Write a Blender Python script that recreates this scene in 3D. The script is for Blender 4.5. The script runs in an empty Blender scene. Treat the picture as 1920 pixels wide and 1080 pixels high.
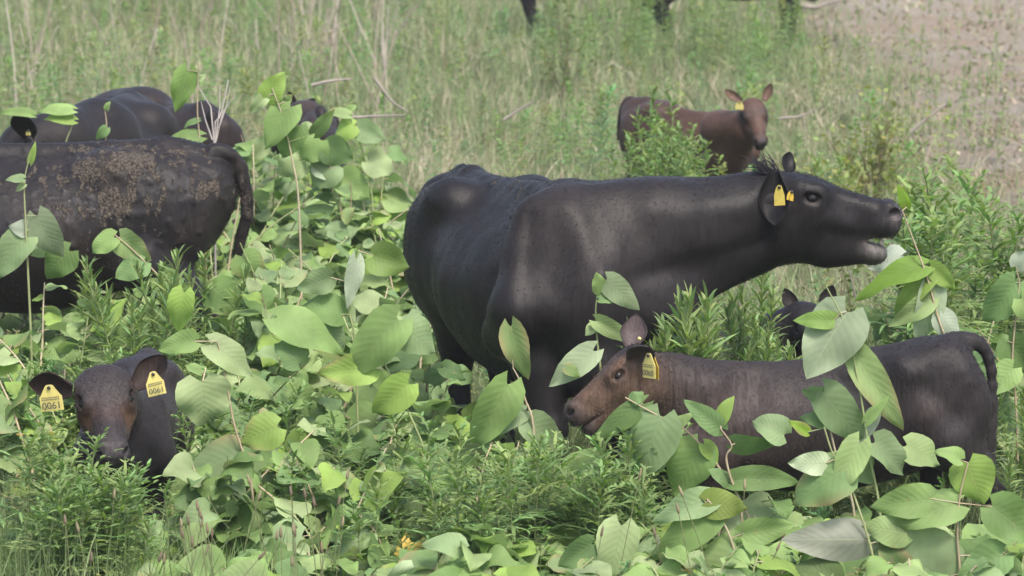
import bpy, math, random
import numpy as np
from mathutils import Vector, noise as mnoise

# ------------------------------------------------------------------ camera, sky, sun, exposure
SC = bpy.context.scene
CAMZ, FPX, PITCH = 2.95, 7500.0, math.atan(1025 / 7500.0)
cam_d = bpy.data.cameras.new("camera")
cam = bpy.data.objects.new("camera", cam_d)
SC.collection.objects.link(cam)
SC.camera = cam
cam.location = (0, 0, CAMZ)
cam.rotation_euler = (math.pi / 2 - PITCH, 0, 0)
cam_d.sensor_width = 36
cam_d.lens = 36 * FPX / 1920
cam_d.clip_start, cam_d.clip_end = 0.5, 900
cam_d.dof.use_dof = True
cam_d.dof.focus_distance = 14.3
cam_d.dof.aperture_fstop = 6.7

SUN_EL, SUN_AZ = math.radians(58), math.radians(155)      # azimuth measured clockwise from +Y
world = bpy.data.worlds.new("World")
SC.world = world
world.use_nodes = True
wn = world.node_tree
sky = wn.nodes.new("ShaderNodeTexSky")
sky.sky_type = 'NISHITA'
sky.sun_disc = False
sky.sun_elevation = SUN_EL
sky.sun_rotation = SUN_AZ
sky.air_density, sky.dust_density, sky.ozone_density = 1.0, 4.0, 0.6
bg = wn.nodes["Background"]
bg.inputs[1].default_value = 0.15
wn.links.new(sky.outputs[0], bg.inputs[0])
sl = bpy.data.lights.new("sun", 'SUN')
sl.energy, sl.angle, sl.color = 1.8, math.radians(13), (1.0, 0.95, 0.88)
sun = bpy.data.objects.new("sun", sl)
SC.collection.objects.link(sun)
sdir = Vector((math.sin(SUN_AZ) * math.cos(SUN_EL), math.cos(SUN_AZ) * math.cos(SUN_EL), math.sin(SUN_EL)))
sun.rotation_euler = sdir.to_track_quat('Z', 'Y').to_euler()
sun.location = (0, 10, 20)
SC.view_settings.view_transform = 'Standard'
SC.view_settings.look = 'None'
SC.view_settings.exposure = 1.05
SC.view_settings.gamma = 1.0
SC.render.engine = 'CYCLES'
SC.cycles.max_bounces = 8
SC.cycles.transparent_max_bounces = 4

# ------------------------------------------------------------------ helpers
CP, SP = math.cos(PITCH), math.sin(PITCH)
def at(px, py, Y):
    """a point seen at pixel (px, py) of the 1920 wide photograph, at depth Y"""
    a, b = (px - 960) / FPX, (540 - py) / FPX
    dy, dz = CP + b * SP, -SP + b * CP
    s = Y / dy
    return np.array([a * s, Y, CAMZ + dz * s])
def proj(p):
    x, y, z = p[0], p[1], p[2] - CAMZ
    d = y * CP - z * SP
    v = y * SP + z * CP
    return 960 + FPX * x / d, 540 - FPX * v / d
V3 = lambda *a: np.array(a, dtype=float)
X_ = np.array([1.0, 0, 0])
def nrm(v):
    v = np.asarray(v, float)
    return v / (np.linalg.norm(v) + 1e-12)
def in_poly(x, y, poly):
    c = False
    j = len(poly) - 1
    for i in range(len(poly)):
        xi, yi = poly[i]
        xj, yj = poly[j]
        if (yi > y) != (yj > y) and x < (xj - xi) * (y - yi) / (yj - yi) + xi:
            c = not c
        j = i
    return c

def make_mesh(name, verts, faces, col=None, uv=None, smooth=True, attrs=None):
    """faces: list of int arrays (n,3) or (n,4)"""
    me = bpy.data.meshes.new(name)
    verts = np.asarray(verts, np.float32)
    fl = [np.asarray(f, np.int32) for f in faces if len(f)]
    nl = sum(f.size for f in fl)
    nf = sum(len(f) for f in fl)
    me.vertices.add(len(verts))
    me.vertices.foreach_set("co", verts.ravel())
    me.loops.add(nl)
    me.polygons.add(nf)
    li = np.concatenate([f.ravel() for f in fl])
    cnt = np.concatenate([np.full(len(f), f.shape[1], np.int32) for f in fl])
    st = np.concatenate([[0], np.cumsum(cnt)[:-1]]).astype(np.int32)
    me.loops.foreach_set("vertex_index", li)
    me.polygons.foreach_set("loop_start", st)
    me.polygons.foreach_set("loop_total", cnt)
    me.polygons.foreach_set("use_smooth", np.full(nf, smooth))
    me.update(calc_edges=True)
    if col is not None:
        a = me.color_attributes.new("Col", 'FLOAT_COLOR', 'POINT')
        c4 = np.ones((len(verts), 4), np.float32)
        c4[:, :3] = col
        a.data.foreach_set("color", c4.ravel())
    if uv is not None:
        l = me.uv_layers.new(name="UVMap")
        l.data.foreach_set("uv", np.asarray(uv, np.float32)[li].ravel())
    for k, v in (attrs or {}).items():
        a = me.attributes.new(k, 'FLOAT', 'POINT')
        a.data.foreach_set("value", np.asarray(v, np.float32))
    me.validate()
    return me
def link(name, me, mat=None, parent=None, loc=None):
    o = bpy.data.objects.new(name, me)
    SC.collection.objects.link(o)
    if mat is not None:
        me.materials.append(mat)
    if parent is not None:
        o.parent = parent
    if loc is not None:
        o.location = loc
    return o
def thing(name, label, cat, loc, group=None):
    o = bpy.data.objects.new(name, None)
    SC.collection.objects.link(o)
    o.empty_display_size = 0.1
    o.location = loc
    o["label"], o["category"] = label, cat
    if group:
        o["group"] = group
    return o

class MB:
    """collects pieces of one mesh"""
    def __init__(s):
        s.v, s.q, s.t, s.c, s.uv, s.n = [], [], [], [], [], 0
    def add(s, v, q=None, t=None, col=(1, 1, 1), uv=None):
        v = np.asarray(v, float)
        s.v.append(v)
        if q is not None and len(q):
            s.q.append(np.asarray(q) + s.n)
        if t is not None and len(t):
            s.t.append(np.asarray(t) + s.n)
        c = np.asarray(col, float)
        s.c.append(np.broadcast_to(c, (len(v), 3)) if c.ndim == 1 else c)
        s.uv.append(uv if uv is not None else np.zeros((len(v), 2)))
        s.n += len(v)
    def build(s, name, base=(0, 0, 0), smooth=True):
        f = []
        if s.q: f.append(np.concatenate(s.q))
        if s.t: f.append(np.concatenate(s.t))
        return make_mesh(name, np.concatenate(s.v) - np.asarray(base), f, np.concatenate(s.c), np.concatenate(s.uv), smooth)
def tube(mb, pts, rad, n=6, col=(1, 1, 1)):
    pts = [np.asarray(p, float) for p in pts]
    m = len(pts)
    V = []
    up = V3(0.31, 0.2, 0.93)
    for i in range(m):
        T = nrm(pts[min(i + 1, m - 1)] - pts[max(i - 1, 0)])
        A = nrm(np.cross(T, up)) if abs(T @ nrm(up)) < 0.98 else nrm(np.cross(T, V3(1, 0, 0)))
        B = np.cross(T, A)
        r = rad[i] if hasattr(rad, '__len__') else rad
        for k in range(n):
            a = 2 * math.pi * k / n
            V.append(pts[i] + r * (math.cos(a) * A + math.sin(a) * B))
    Q = [[i * n + k, i * n + (k + 1) % n, (i + 1) * n + (k + 1) % n, (i + 1) * n + k] for i in range(m - 1) for k in range(n)]
    mb.add(V, q=Q, col=col if np.ndim(col) == 1 else np.repeat(np.asarray(col), n, axis=0))
def smooth_path(pts, n):
    """Catmull-Rom through pts"""
    P = [np.asarray(p, float) for p in pts]
    P = [2 * P[0] - P[1]] + P + [2 * P[-1] - P[-2]]
    out = []
    segs = len(P) - 3
    for i in range(n):
        u = i / (n - 1) * segs
        k = min(int(u), segs - 1)
        t = u - k
        a, b, c, d = P[k:k + 4]
        out.append(0.5 * ((2 * b) + (c - a) * t + (2 * a - 5 * b + 4 * c - d) * t * t + (3 * b - a - 3 * c + d) * t ** 3))
    return out

# ------------------------------------------------------------------ materials
def new_mat(name):
    m = bpy.data.materials.new(name)
    m.use_nodes = True
    nt = m.node_tree
    return m, nt, nt.nodes["Principled BSDF"], nt.nodes["Material Output"]
def N(nt, typ, **kw):
    n = nt.nodes.new(typ)
    for k, v in kw.items():
        if k.startswith("i_"):
            key = k[2:]
            n.inputs[int(key) if key.isdigit() else key].default_value = v
        else:
            setattr(n, k, v)
    return n
def attr(nt, name="Col"):
    return N(nt, "ShaderNodeAttribute", attribute_name=name)
def math_n(nt, op, a, b=None, clamp=False):
    n = N(nt, "ShaderNodeMath", operation=op)
    n.use_clamp = clamp
    for i, x in enumerate((a, b)):
        if x is None: continue
        if isinstance(x, (int, float)): n.inputs[i].default_value = x
        else: nt.links.new(x, n.inputs[i])
    return n.outputs[0]
def mixc(nt, fac, a, b, blend='MIX'):
    n = N(nt, "ShaderNodeMix", data_type='RGBA', blend_type=blend)
    for i, x in ((0, fac), (6, a), (7, b)):
        if isinstance(x, (int, float)): n.inputs[i].default_value = x
        elif isinstance(x, tuple): n.inputs[i].default_value = (*x, 1)
        else: nt.links.new(x, n.inputs[i])
    return n.outputs[2]
def ramp(nt, fac, stops):
    n = N(nt, "ShaderNodeValToRGB")
    e = n.color_ramp.elements
    while len(e) < len(stops): e.new(0.5)
    for i, (p, c) in enumerate(stops):
        e[i].position = p
        e[i].color = (*c, 1) if isinstance(c, tuple) else (c, c, c, 1)
    nt.links.new(fac, n.inputs[0])
    return n.outputs[0]

def leaf_material():
    m, nt, P, out = new_mat("broad_leaf")
    a = attr(nt)
    uv = N(nt, "ShaderNodeUVMap")
    sep = N(nt, "ShaderNodeSeparateXYZ")
    nt.links.new(uv.outputs[0], sep.inputs[0])
    u = math_n(nt, 'ABSOLUTE', math_n(nt, 'MULTIPLY', math_n(nt, 'SUBTRACT', sep.outputs[0], 0.5), 2.0))
    v = sep.outputs[1]
    mid = math_n(nt, 'SUBTRACT', 1.0, math_n(nt, 'MULTIPLY', u, 22.0), True)
    ph = math_n(nt, 'SUBTRACT', math_n(nt, 'MULTIPLY', v, 9.0), math_n(nt, 'MULTIPLY', u, 2.6))
    fr = math_n(nt, 'ABSOLUTE', math_n(nt, 'SUBTRACT', math_n(nt, 'FRACT', ph), 0.5))
    side = math_n(nt, 'SUBTRACT', 1.0, math_n(nt, 'MULTIPLY', fr, 14.0), True)
    vein = math_n(nt, 'MAXIMUM', mid, math_n(nt, 'MULTIPLY', side, 0.55))
    nz = N(nt, "ShaderNodeTexNoise", i_Scale=9.0, i_Detail=4.0)
    tc = N(nt, "ShaderNodeTexCoord")
    nt.links.new(tc.outputs['Object'], nz.inputs['Vector'])
    base = mixc(nt, 1.0, a.outputs['Color'], ramp(nt, nz.outputs[0], [(0.3, 0.78), (0.7, 1.2)]), 'MULTIPLY')
    top = mixc(nt, math_n(nt, 'MULTIPLY', vein, 0.22), base, (0.27, 0.36, 0.16))
    hsv = N(nt, "ShaderNodeHueSaturation", i_Saturation=0.72, i_Value=1.38)
    nt.links.new(base, hsv.inputs['Color'])
    under = mixc(nt, math_n(nt, 'MULTIPLY', vein, 0.5), mixc(nt, 0.22, hsv.outputs[0], (0.30, 0.36, 0.27)), (0.36, 0.42, 0.26))
    geo = N(nt, "ShaderNodeNewGeometry")
    # small pale spots and chewed brown marks
    sp = N(nt, "ShaderNodeTexNoise", i_Scale=45.0, i_Detail=2.0)
    nt.links.new(tc.outputs['Object'], sp.inputs['Vector'])
    spot = ramp(nt, sp.outputs[0], [(0.70, 0.0), (0.74, 1.0)])
    colr = mixc(nt, geo.outputs['Backfacing'], top, under)
    colr = mixc(nt, math_n(nt, 'MULTIPLY', spot, 0.45), colr, (0.26, 0.22, 0.10))
    nt.links.new(colr, P.inputs['Base Color'])
    P.inputs['Roughness'].default_value = 0.55
    P.inputs['Specular IOR Level'].default_value = 0.22
    cell = math_n(nt, 'ADD', math_n(nt, 'MULTIPLY', math_n(nt, 'SUBTRACT', fr, 0.5), 0.8), math_n(nt, 'MULTIPLY', nz.outputs[0], 0.6))
    h = math_n(nt, 'SUBTRACT', math_n(nt, 'MULTIPLY', cell, -1.0), math_n(nt, 'MULTIPLY', mid, 0.5))
    bp = N(nt, "ShaderNodeBump", i_Strength=0.25, i_Distance=0.006)
    nt.links.new(h, bp.inputs['Height'])
    nt.links.new(bp.outputs[0], P.inputs['Normal'])
    tr = N(nt, "ShaderNodeBsdfTranslucent")
    nt.links.new(mixc(nt, 1.0, colr, (0.95, 1.15, 0.55), 'MULTIPLY'), tr.inputs[0])
    mx = N(nt, "ShaderNodeMixShader", i_0=0.30)
    nt.links.new(P.outputs[0], mx.inputs[1])
    nt.links.new(tr.outputs[0], mx.inputs[2])
    nt.links.new(mx.outputs[0], out.inputs[0])
    return m
def thin_plant_material(name, rough=0.6, trans=0.25, spec=0.3):
    m, nt, P, out = new_mat(name)
    a = attr(nt)
    P.inputs['Roughness'].default_value = rough
    P.inputs['Specular IOR Level'].default_value = spec
    nz = N(nt, "ShaderNodeTexNoise", i_Scale=14.0, i_Detail=3.0)
    tc = N(nt, "ShaderNodeTexCoord")
    nt.links.new(tc.outputs['Object'], nz.inputs['Vector'])
    c = mixc(nt, 1.0, a.outputs['Color'], ramp(nt, nz.outputs[0], [(0.3, 0.8), (0.7, 1.2)]), 'MULTIPLY')
    nt.links.new(c, P.inputs['Base Color'])
    if trans:
        tr = N(nt, "ShaderNodeBsdfTranslucent")
        nt.links.new(mixc(nt, 1.0, c, (1.0, 1.2, 0.5), 'MULTIPLY'), tr.inputs[0])
        mx = N(nt, "ShaderNodeMixShader", i_0=trans)
        nt.links.new(P.outputs[0], mx.inputs[1])
        nt.links.new(tr.outputs[0], mx.inputs[2])
        nt.links.new(mx.outputs[0], out.inputs[0])
    return m
def coat_material(name, streak=(60, 60, 9), bump=0.26, rough=0.52, spec=0.22, sheen=0.02):
    m, nt, P, out = new_mat(name)
    a = attr(nt)
    mud = attr(nt, "mud")
    tc = N(nt, "ShaderNodeTexCoord")
    mp = N(nt, "ShaderNodeMapping")
    mp.inputs['Scale'].default_value = streak
    nt.links.new(tc.outputs['Object'], mp.inputs[0])
    hair = N(nt, "ShaderNodeTexNoise", i_Scale=1.6, i_Detail=5.0, i_Roughness=0.65)
    nt.links.new(mp.outputs[0], hair.inputs['Vector'])
    pat = N(nt, "ShaderNodeTexNoise", i_Scale=5.0, i_Detail=4.0)
    nt.links.new(tc.outputs['Object'], pat.inputs['Vector'])
    c = mixc(nt, 1.0, a.outputs['Color'], ramp(nt, hair.outputs[0], [(0.3, 0.6), (0.7, 1.45)]), 'MULTIPLY')
    c = mixc(nt, 1.0, c, ramp(nt, pat.outputs[0], [(0.3, 0.75), (0.7, 1.3)]), 'MULTIPLY')
    # dried mud: crusts where the "mud" attribute allows them
    mn = N(nt, "ShaderNodeTexNoise", i_Scale=15.0, i_Detail=7.0, i_Roughness=0.62)
    mp2 = N(nt, "ShaderNodeMapping")
    mp2.inputs['Scale'].default_value = (1.5, 1.0, .75)
    mp2.inputs['Rotation'].default_value = (0, math.radians(-32), 0)
    nt.links.new(tc.outputs['Object'], mp2.inputs[0])
    nt.links.new(mp2.outputs[0], mn.inputs['Vector'])
    mm = math_n(nt, 'ADD', mn.outputs[0], math_n(nt, 'MULTIPLY', mud.outputs['Fac'], 0.42))
    crust = ramp(nt, mm, [(0.75, 0.0), (0.80, 1.0)])
    fn = N(nt, "ShaderNodeTexNoise", i_Scale=110.0, i_Detail=2.0)
    nt.links.new(tc.outputs['Object'], fn.inputs['Vector'])
    c = mixc(nt, crust, c, ramp(nt, fn.outputs[0], [(0.38, (0.024, 0.020, 0.017)), (0.72, (0.115, 0.095, 0.075))]))
    vo = N(nt, "ShaderNodeTexVoronoi", i_Scale=34.0)
    nt.links.new(tc.outputs['Object'], vo.inputs['Vector'])
    dot = math_n(nt, 'LESS_THAN', vo.outputs['Distance'], math_n(nt, 'MULTIPLY', math_n(nt, 'MULTIPLY', mud.outputs['Fac'], .34), vo.outputs['Color']))
    c = mixc(nt, dot, c, (.10, .085, .07))
    nt.links.new(c, P.inputs['Base Color'])
    P.inputs['Specular IOR Level'].default_value = spec
    P.inputs['Sheen Weight'].default_value = sheen
    P.inputs['Sheen Roughness'].default_value = 0.5
    nt.links.new(math_n(nt, 'ADD', math_n(nt, 'MULTIPLY', crust, 0.4), rough), P.inputs['Roughness'])
    h = math_n(nt, 'ADD', math_n(nt, 'MULTIPLY', hair.outputs[0], bump), math_n(nt, 'MULTIPLY', math_n(nt, 'MULTIPLY', crust, fn.outputs[0]), 1.6))
    bp = N(nt, "ShaderNodeBump", i_Strength=0.7, i_Distance=0.007)
    nt.links.new(h, bp.inputs['Height'])
    nt.links.new(bp.outputs[0], P.inputs['Normal'])
    return m
def plain(name, col, rough=0.5, spec=0.5, coat=0.0, var=0.0):
    m, nt, P, out = new_mat(name)
    P.inputs['Base Color'].default_value = (*col, 1)
    if var:
        nz = N(nt, "ShaderNodeTexNoise", i_Scale=60.0, i_Detail=3.0)
        tc = N(nt, "ShaderNodeTexCoord")
        nt.links.new(tc.outputs['Object'], nz.inputs['Vector'])
        nt.links.new(mixc(nt, 1.0, col, ramp(nt, nz.outputs[0], [(0.3, 1 - var), (0.7, 1 + var)]), 'MULTIPLY'), P.inputs['Base Color'])
    P.inputs['Roughness'].default_value = rough
    P.inputs['Specular IOR Level'].default_value = spec
    P.inputs['Coat Weight'].default_value = coat
    return m
M_LEAF = leaf_material()
M_STEM = thin_plant_material("plant_stem", 0.5, 0.0, 0.4)
M_NARROW = thin_plant_material("narrow_leaf", 0.6, 0.38)
M_GRASS = thin_plant_material("grass_blade", 0.65, 0.25, 0.25)
M_DRY = thin_plant_material("dry_stalk", 0.8, 0.0, 0.2)
M_BLACK = coat_material("black_coat")
M_BROWN = coat_material("brown_calf_coat", streak=(75, 75, 7), bump=0.30, rough=0.55, spec=0.2, sheen=0.04)
M_EYE = plain("wet_eye", (0.010, 0.008, 0.008), 0.22, 0.35, 0.0)
M_HAIR = thin_plant_material("animal_hair", 0.55, 0.0, 0.12)
M_TAG = plain("yellow_plastic", (0.66, 0.57, 0.19), 0.45, 0.5, 0, 0.08)
M_TAGO = plain("weathered_yellow_plastic", (0.42, 0.34, 0.07), 0.5, 0.4, 0, 0.1)
M_TAGD = plain("orange_yellow_plastic", (0.50, 0.33, 0.04), 0.45, 0.5, 0, 0.08)
M_INK = plain("tag_ink", (0.10, 0.10, 0.08), 0.6)
M_PIN = plain("tag_stud", (0.03, 0.03, 0.03), 0.4)

# ------------------------------------------------------------------ implicit bodies
class Body:
    def __init__(s):
        s.ops = []
    def cap(s, a, b, ra, rb, k=0.05, lat=None, w=1.0, cut=False):
        a, b = np.asarray(a, float), np.asarray(b, float)
        R = max(ra, rb) * max(1, w)
        def f(P):
            ba = b - a
            q = P - a
            t = np.clip((q @ ba) / (ba @ ba + 1e-12), 0, 1)
            q = q - t[:, None] * ba
            r = ra + (rb - ra) * t
            if lat is not None:
                c = q @ lat
                q = q + np.outer(c * (1 / w - 1), lat)
            return (np.sqrt((q * q).sum(1)) - r) * (min(1, w) ** 0.5)
        s.ops.append((np.minimum(a, b) - R, np.maximum(a, b) + R, f, k, cut))
    def ell(s, c, ax, rad, k=0.04, cut=False):
        c, ax, rad = np.asarray(c, float), np.asarray(ax, float), np.asarray(rad, float)
        R = rad.max()
        def f(P):
            q = ((P - c) @ ax.T) / rad
            l = np.sqrt((q * q).sum(1)) + 1e-9
            g = np.sqrt(((q / rad) ** 2).sum(1)) + 1e-9
            return l * (l - 1) / g
        s.ops.append((c - R, c + R, f, k, cut))
    def loft(s, O, F, L, tab, k=0.06, narrow=0.30):
        tab = np.asarray(tab, float)                      # x, top, bottom, half width
        pts = np.array(smooth_path(list(tab), 160))
        xs = pts[:, 0]
        F, L = np.append(F, 0), np.append(L, 0)
        O = np.asarray(O, float)
        def f(P):
            q = P - O
            x, y, z = q @ F, q @ L, q[:, 2]
            top, bot, hw = (np.interp(x, xs, pts[:, i]) for i in (1, 2, 3))
            zc, rh = (top + bot) / 2, np.maximum((top - bot) / 2, 0.01)
            hw = np.maximum(hw, 0.01)
            t = np.clip((z - zc) / rh, -1, 1)
            hw = hw * (1 - narrow * np.clip(t, 0, 1) ** 2 - 0.12 * np.clip(-t, 0, 1) ** 2)
            d = (np.sqrt((y / hw) ** 2 + ((z - zc) / rh) ** 2) - 1) * np.minimum(hw, rh)
            ex = np.maximum(np.maximum(xs[0] - x, x - xs[-1]), 0)
            return np.maximum(d, 0) + ex + np.minimum(d, 0) * (ex <= 0)
        a, b = O + F * xs[0], O + F * xs[-1]
        w = tab[:, 3].max()
        lo, hi = np.minimum(a, b) - w, np.maximum(a, b) + w
        lo[2], hi[2] = tab[:, 2].min() - 0.02, tab[:, 1].max() + 0.02
        s.ops.append((lo, hi, f, k, False))
    def mesh(s, h=0.011, fine=None, hf=0.006):
        lo = np.min([o[0] for o in s.ops if not o[4]], axis=0) - 0.04
        hi = np.max([o[1] for o in s.ops if not o[4]], axis=0) + 0.04
        ax = []
        for i in range(3):
            g = [lo[i]]
            while g[-1] < hi[i]:
                st = h
                if fine is not None and fine[0][i] < g[-1] < fine[1][i]:
                    st = hf
                g.append(g[-1] + st)
            ax.append(np.array(g))
        X, Y, Z = ax
        Fd = np.full((len(X), len(Y), len(Z)), 0.5, np.float32)
        for (a, b, f, k, cut) in s.ops:
            m = k + 0.03
            sl = []
            for i in range(3):
                i0 = max(np.searchsorted(ax[i], a[i] - m) - 1, 0)
                i1 = min(np.searchsorted(ax[i], b[i] + m) + 1, len(ax[i]))
                sl.append(slice(i0, i1))
            gx, gy, gz = np.meshgrid(X[sl[0]], Y[sl[1]], Z[sl[2]], indexing='ij')
            P = np.stack([gx.ravel(), gy.ravel(), gz.ravel()], 1)
            d = f(P).reshape(gx.shape)
            o = Fd[tuple(sl)]
            if cut:
                hh = np.maximum(k - np.abs(o + d), 0) / k
                Fd[tuple(sl)] = np.maximum(o, -d) + hh * hh * k / 4
            else:
                hh = np.maximum(k - np.abs(o - d), 0) / k
                Fd[tuple(sl)] = np.minimum(o, d) - hh * hh * k / 4
        return nets(Fd, ax)
def nets(Fd, ax):
    ins = Fd < 0
    nx, ny, nz = Fd.shape
    c = np.zeros((nx - 1, ny - 1, nz - 1), np.int8)
    offs = [(i, j, k) for i in (0, 1) for j in (0, 1) for k in (0, 1)]
    for (i, j, k) in offs:
        c += ins[i:nx - 1 + i, j:ny - 1 + j, k:nz - 1 + k]
    act = (c > 0) & (c < 8)
    I, J, K = np.nonzero(act)
    vid = np.full(c.shape, -1, np.int64)
    vid[I, J, K] = np.arange(len(I))
    acc = np.zeros((len(I), 3)); num = np.zeros(len(I))
    X, Y, Z = ax
    for a in offs:
        for d in range(3):
            if a[d]: continue
            b = list(a); b[d] = 1
            fa = Fd[I + a[0], J + a[1], K + a[2]].astype(float)
            fb = Fd[I + b[0], J + b[1], K + b[2]].astype(float)
            x = (fa < 0) != (fb < 0)
            t = np.where(x, fa / np.where(x, fa - fb, 1), 0)
            pa = np.stack([X[I + a[0]], Y[J + a[1]], Z[K + a[2]]], 1)
            pb = np.stack([X[I + b[0]], Y[J + b[1]], Z[K + b[2]]], 1)
            acc += np.where(x[:, None], pa + (pb - pa) * t[:, None], 0)
            num += x
    V = acc / num[:, None]
    Q = []
    for d in range(3):
        sh = [nx, ny, nz]; sh[d] -= 1
        A = ins[tuple(slice(0, -1) if i == d else slice(None) for i in range(3))]
        B = ins[tuple(slice(1, None) if i == d else slice(None) for i in range(3))]
        E = A != B
        u, v = (d + 1) % 3, (d + 2) % 3
        idx = np.array(np.nonzero(E)).T
        ok = (idx[:, u] > 0) & (idx[:, v] > 0) & (idx[:, u] < Fd.shape[u] - 1) & (idx[:, v] < Fd.shape[v] - 1)
        idx = idx[ok]
        def cid(du, dv):
            e = idx.copy(); e[:, u] -= du; e[:, v] -= dv
            return vid[e[:, 0], e[:, 1], e[:, 2]]
        q = np.stack([cid(1, 1), cid(0, 1), cid(0, 0), cid(1, 0)], 1)
        flip = ~A[idx[:, 0], idx[:, 1], idx[:, 2]]
        q[flip] = q[flip][:, ::-1]
        Q.append(q)
    return V, np.concatenate(Q)
def vnormals(V, Q):
    n = np.cross(V[Q[:, 2]] - V[Q[:, 0]], V[Q[:, 3]] - V[Q[:, 1]])
    out = np.zeros_like(V)
    for i in range(4):
        np.add.at(out, Q[:, i], n)
    return out / (np.linalg.norm(out, axis=1, keepdims=True) + 1e-12)
def smooth_mesh(V, Q, it=2, lam=0.5):
    for _ in range(it):
        acc = np.zeros_like(V); c = np.zeros(len(V))
        for a, b in ((0, 1), (1, 2), (2, 3), (3, 0)):
            np.add.at(acc, Q[:, a], V[Q[:, b]]); np.add.at(c, Q[:, a], 1)
            np.add.at(acc, Q[:, b], V[Q[:, a]]); np.add.at(c, Q[:, b], 1)
        V = V + lam * (acc / c[:, None] - V)
    return V

# adult and calf trunks: x forward from the withers, top, bottom, half width (metres)
ADULT = [(-1.36, 1.08, 1.02, 0.01), (-1.32, 1.17, 0.90, 0.14), (-1.22, 1.245, 0.76, 0.22), (-1.02, 1.29, 0.66, 0.28), (-0.78, 1.27, 0.56, 0.34),
         (-0.50, 1.235, 0.48, 0.40), (-0.20, 1.24, 0.50, 0.365), (0.05, 1.275, 0.55, 0.28), (0.24, 1.20, 0.60, 0.22), (0.36, 1.06, 0.70, 0.14), (0.41, 0.92, 0.84, 0.01)]
CALF = [(-0.80, 0.72, 0.68, 0.01), (-0.775, 0.77, 0.60, 0.07), (-0.70, 0.80, 0.50, 0.12), (-0.58, 0.805, 0.42, 0.145), (-0.42, 0.78, 0.37, 0.16), (-0.24, 0.755, 0.34, 0.17),
        (-0.08, 0.755, 0.34, 0.155), (0.04, 0.77, 0.36, 0.125), (0.15, 0.73, 0.40, 0.10), (0.22, 0.66, 0.47, 0.06), (0.25, 0.60, 0.56, 0.01)]

def frame(F, U):
    F = nrm(F)
    U = nrm(np.asarray(U) - F * (np.asarray(U) @ F))
    return F, np.cross(U, F), U                            # forward, left, up

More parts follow.
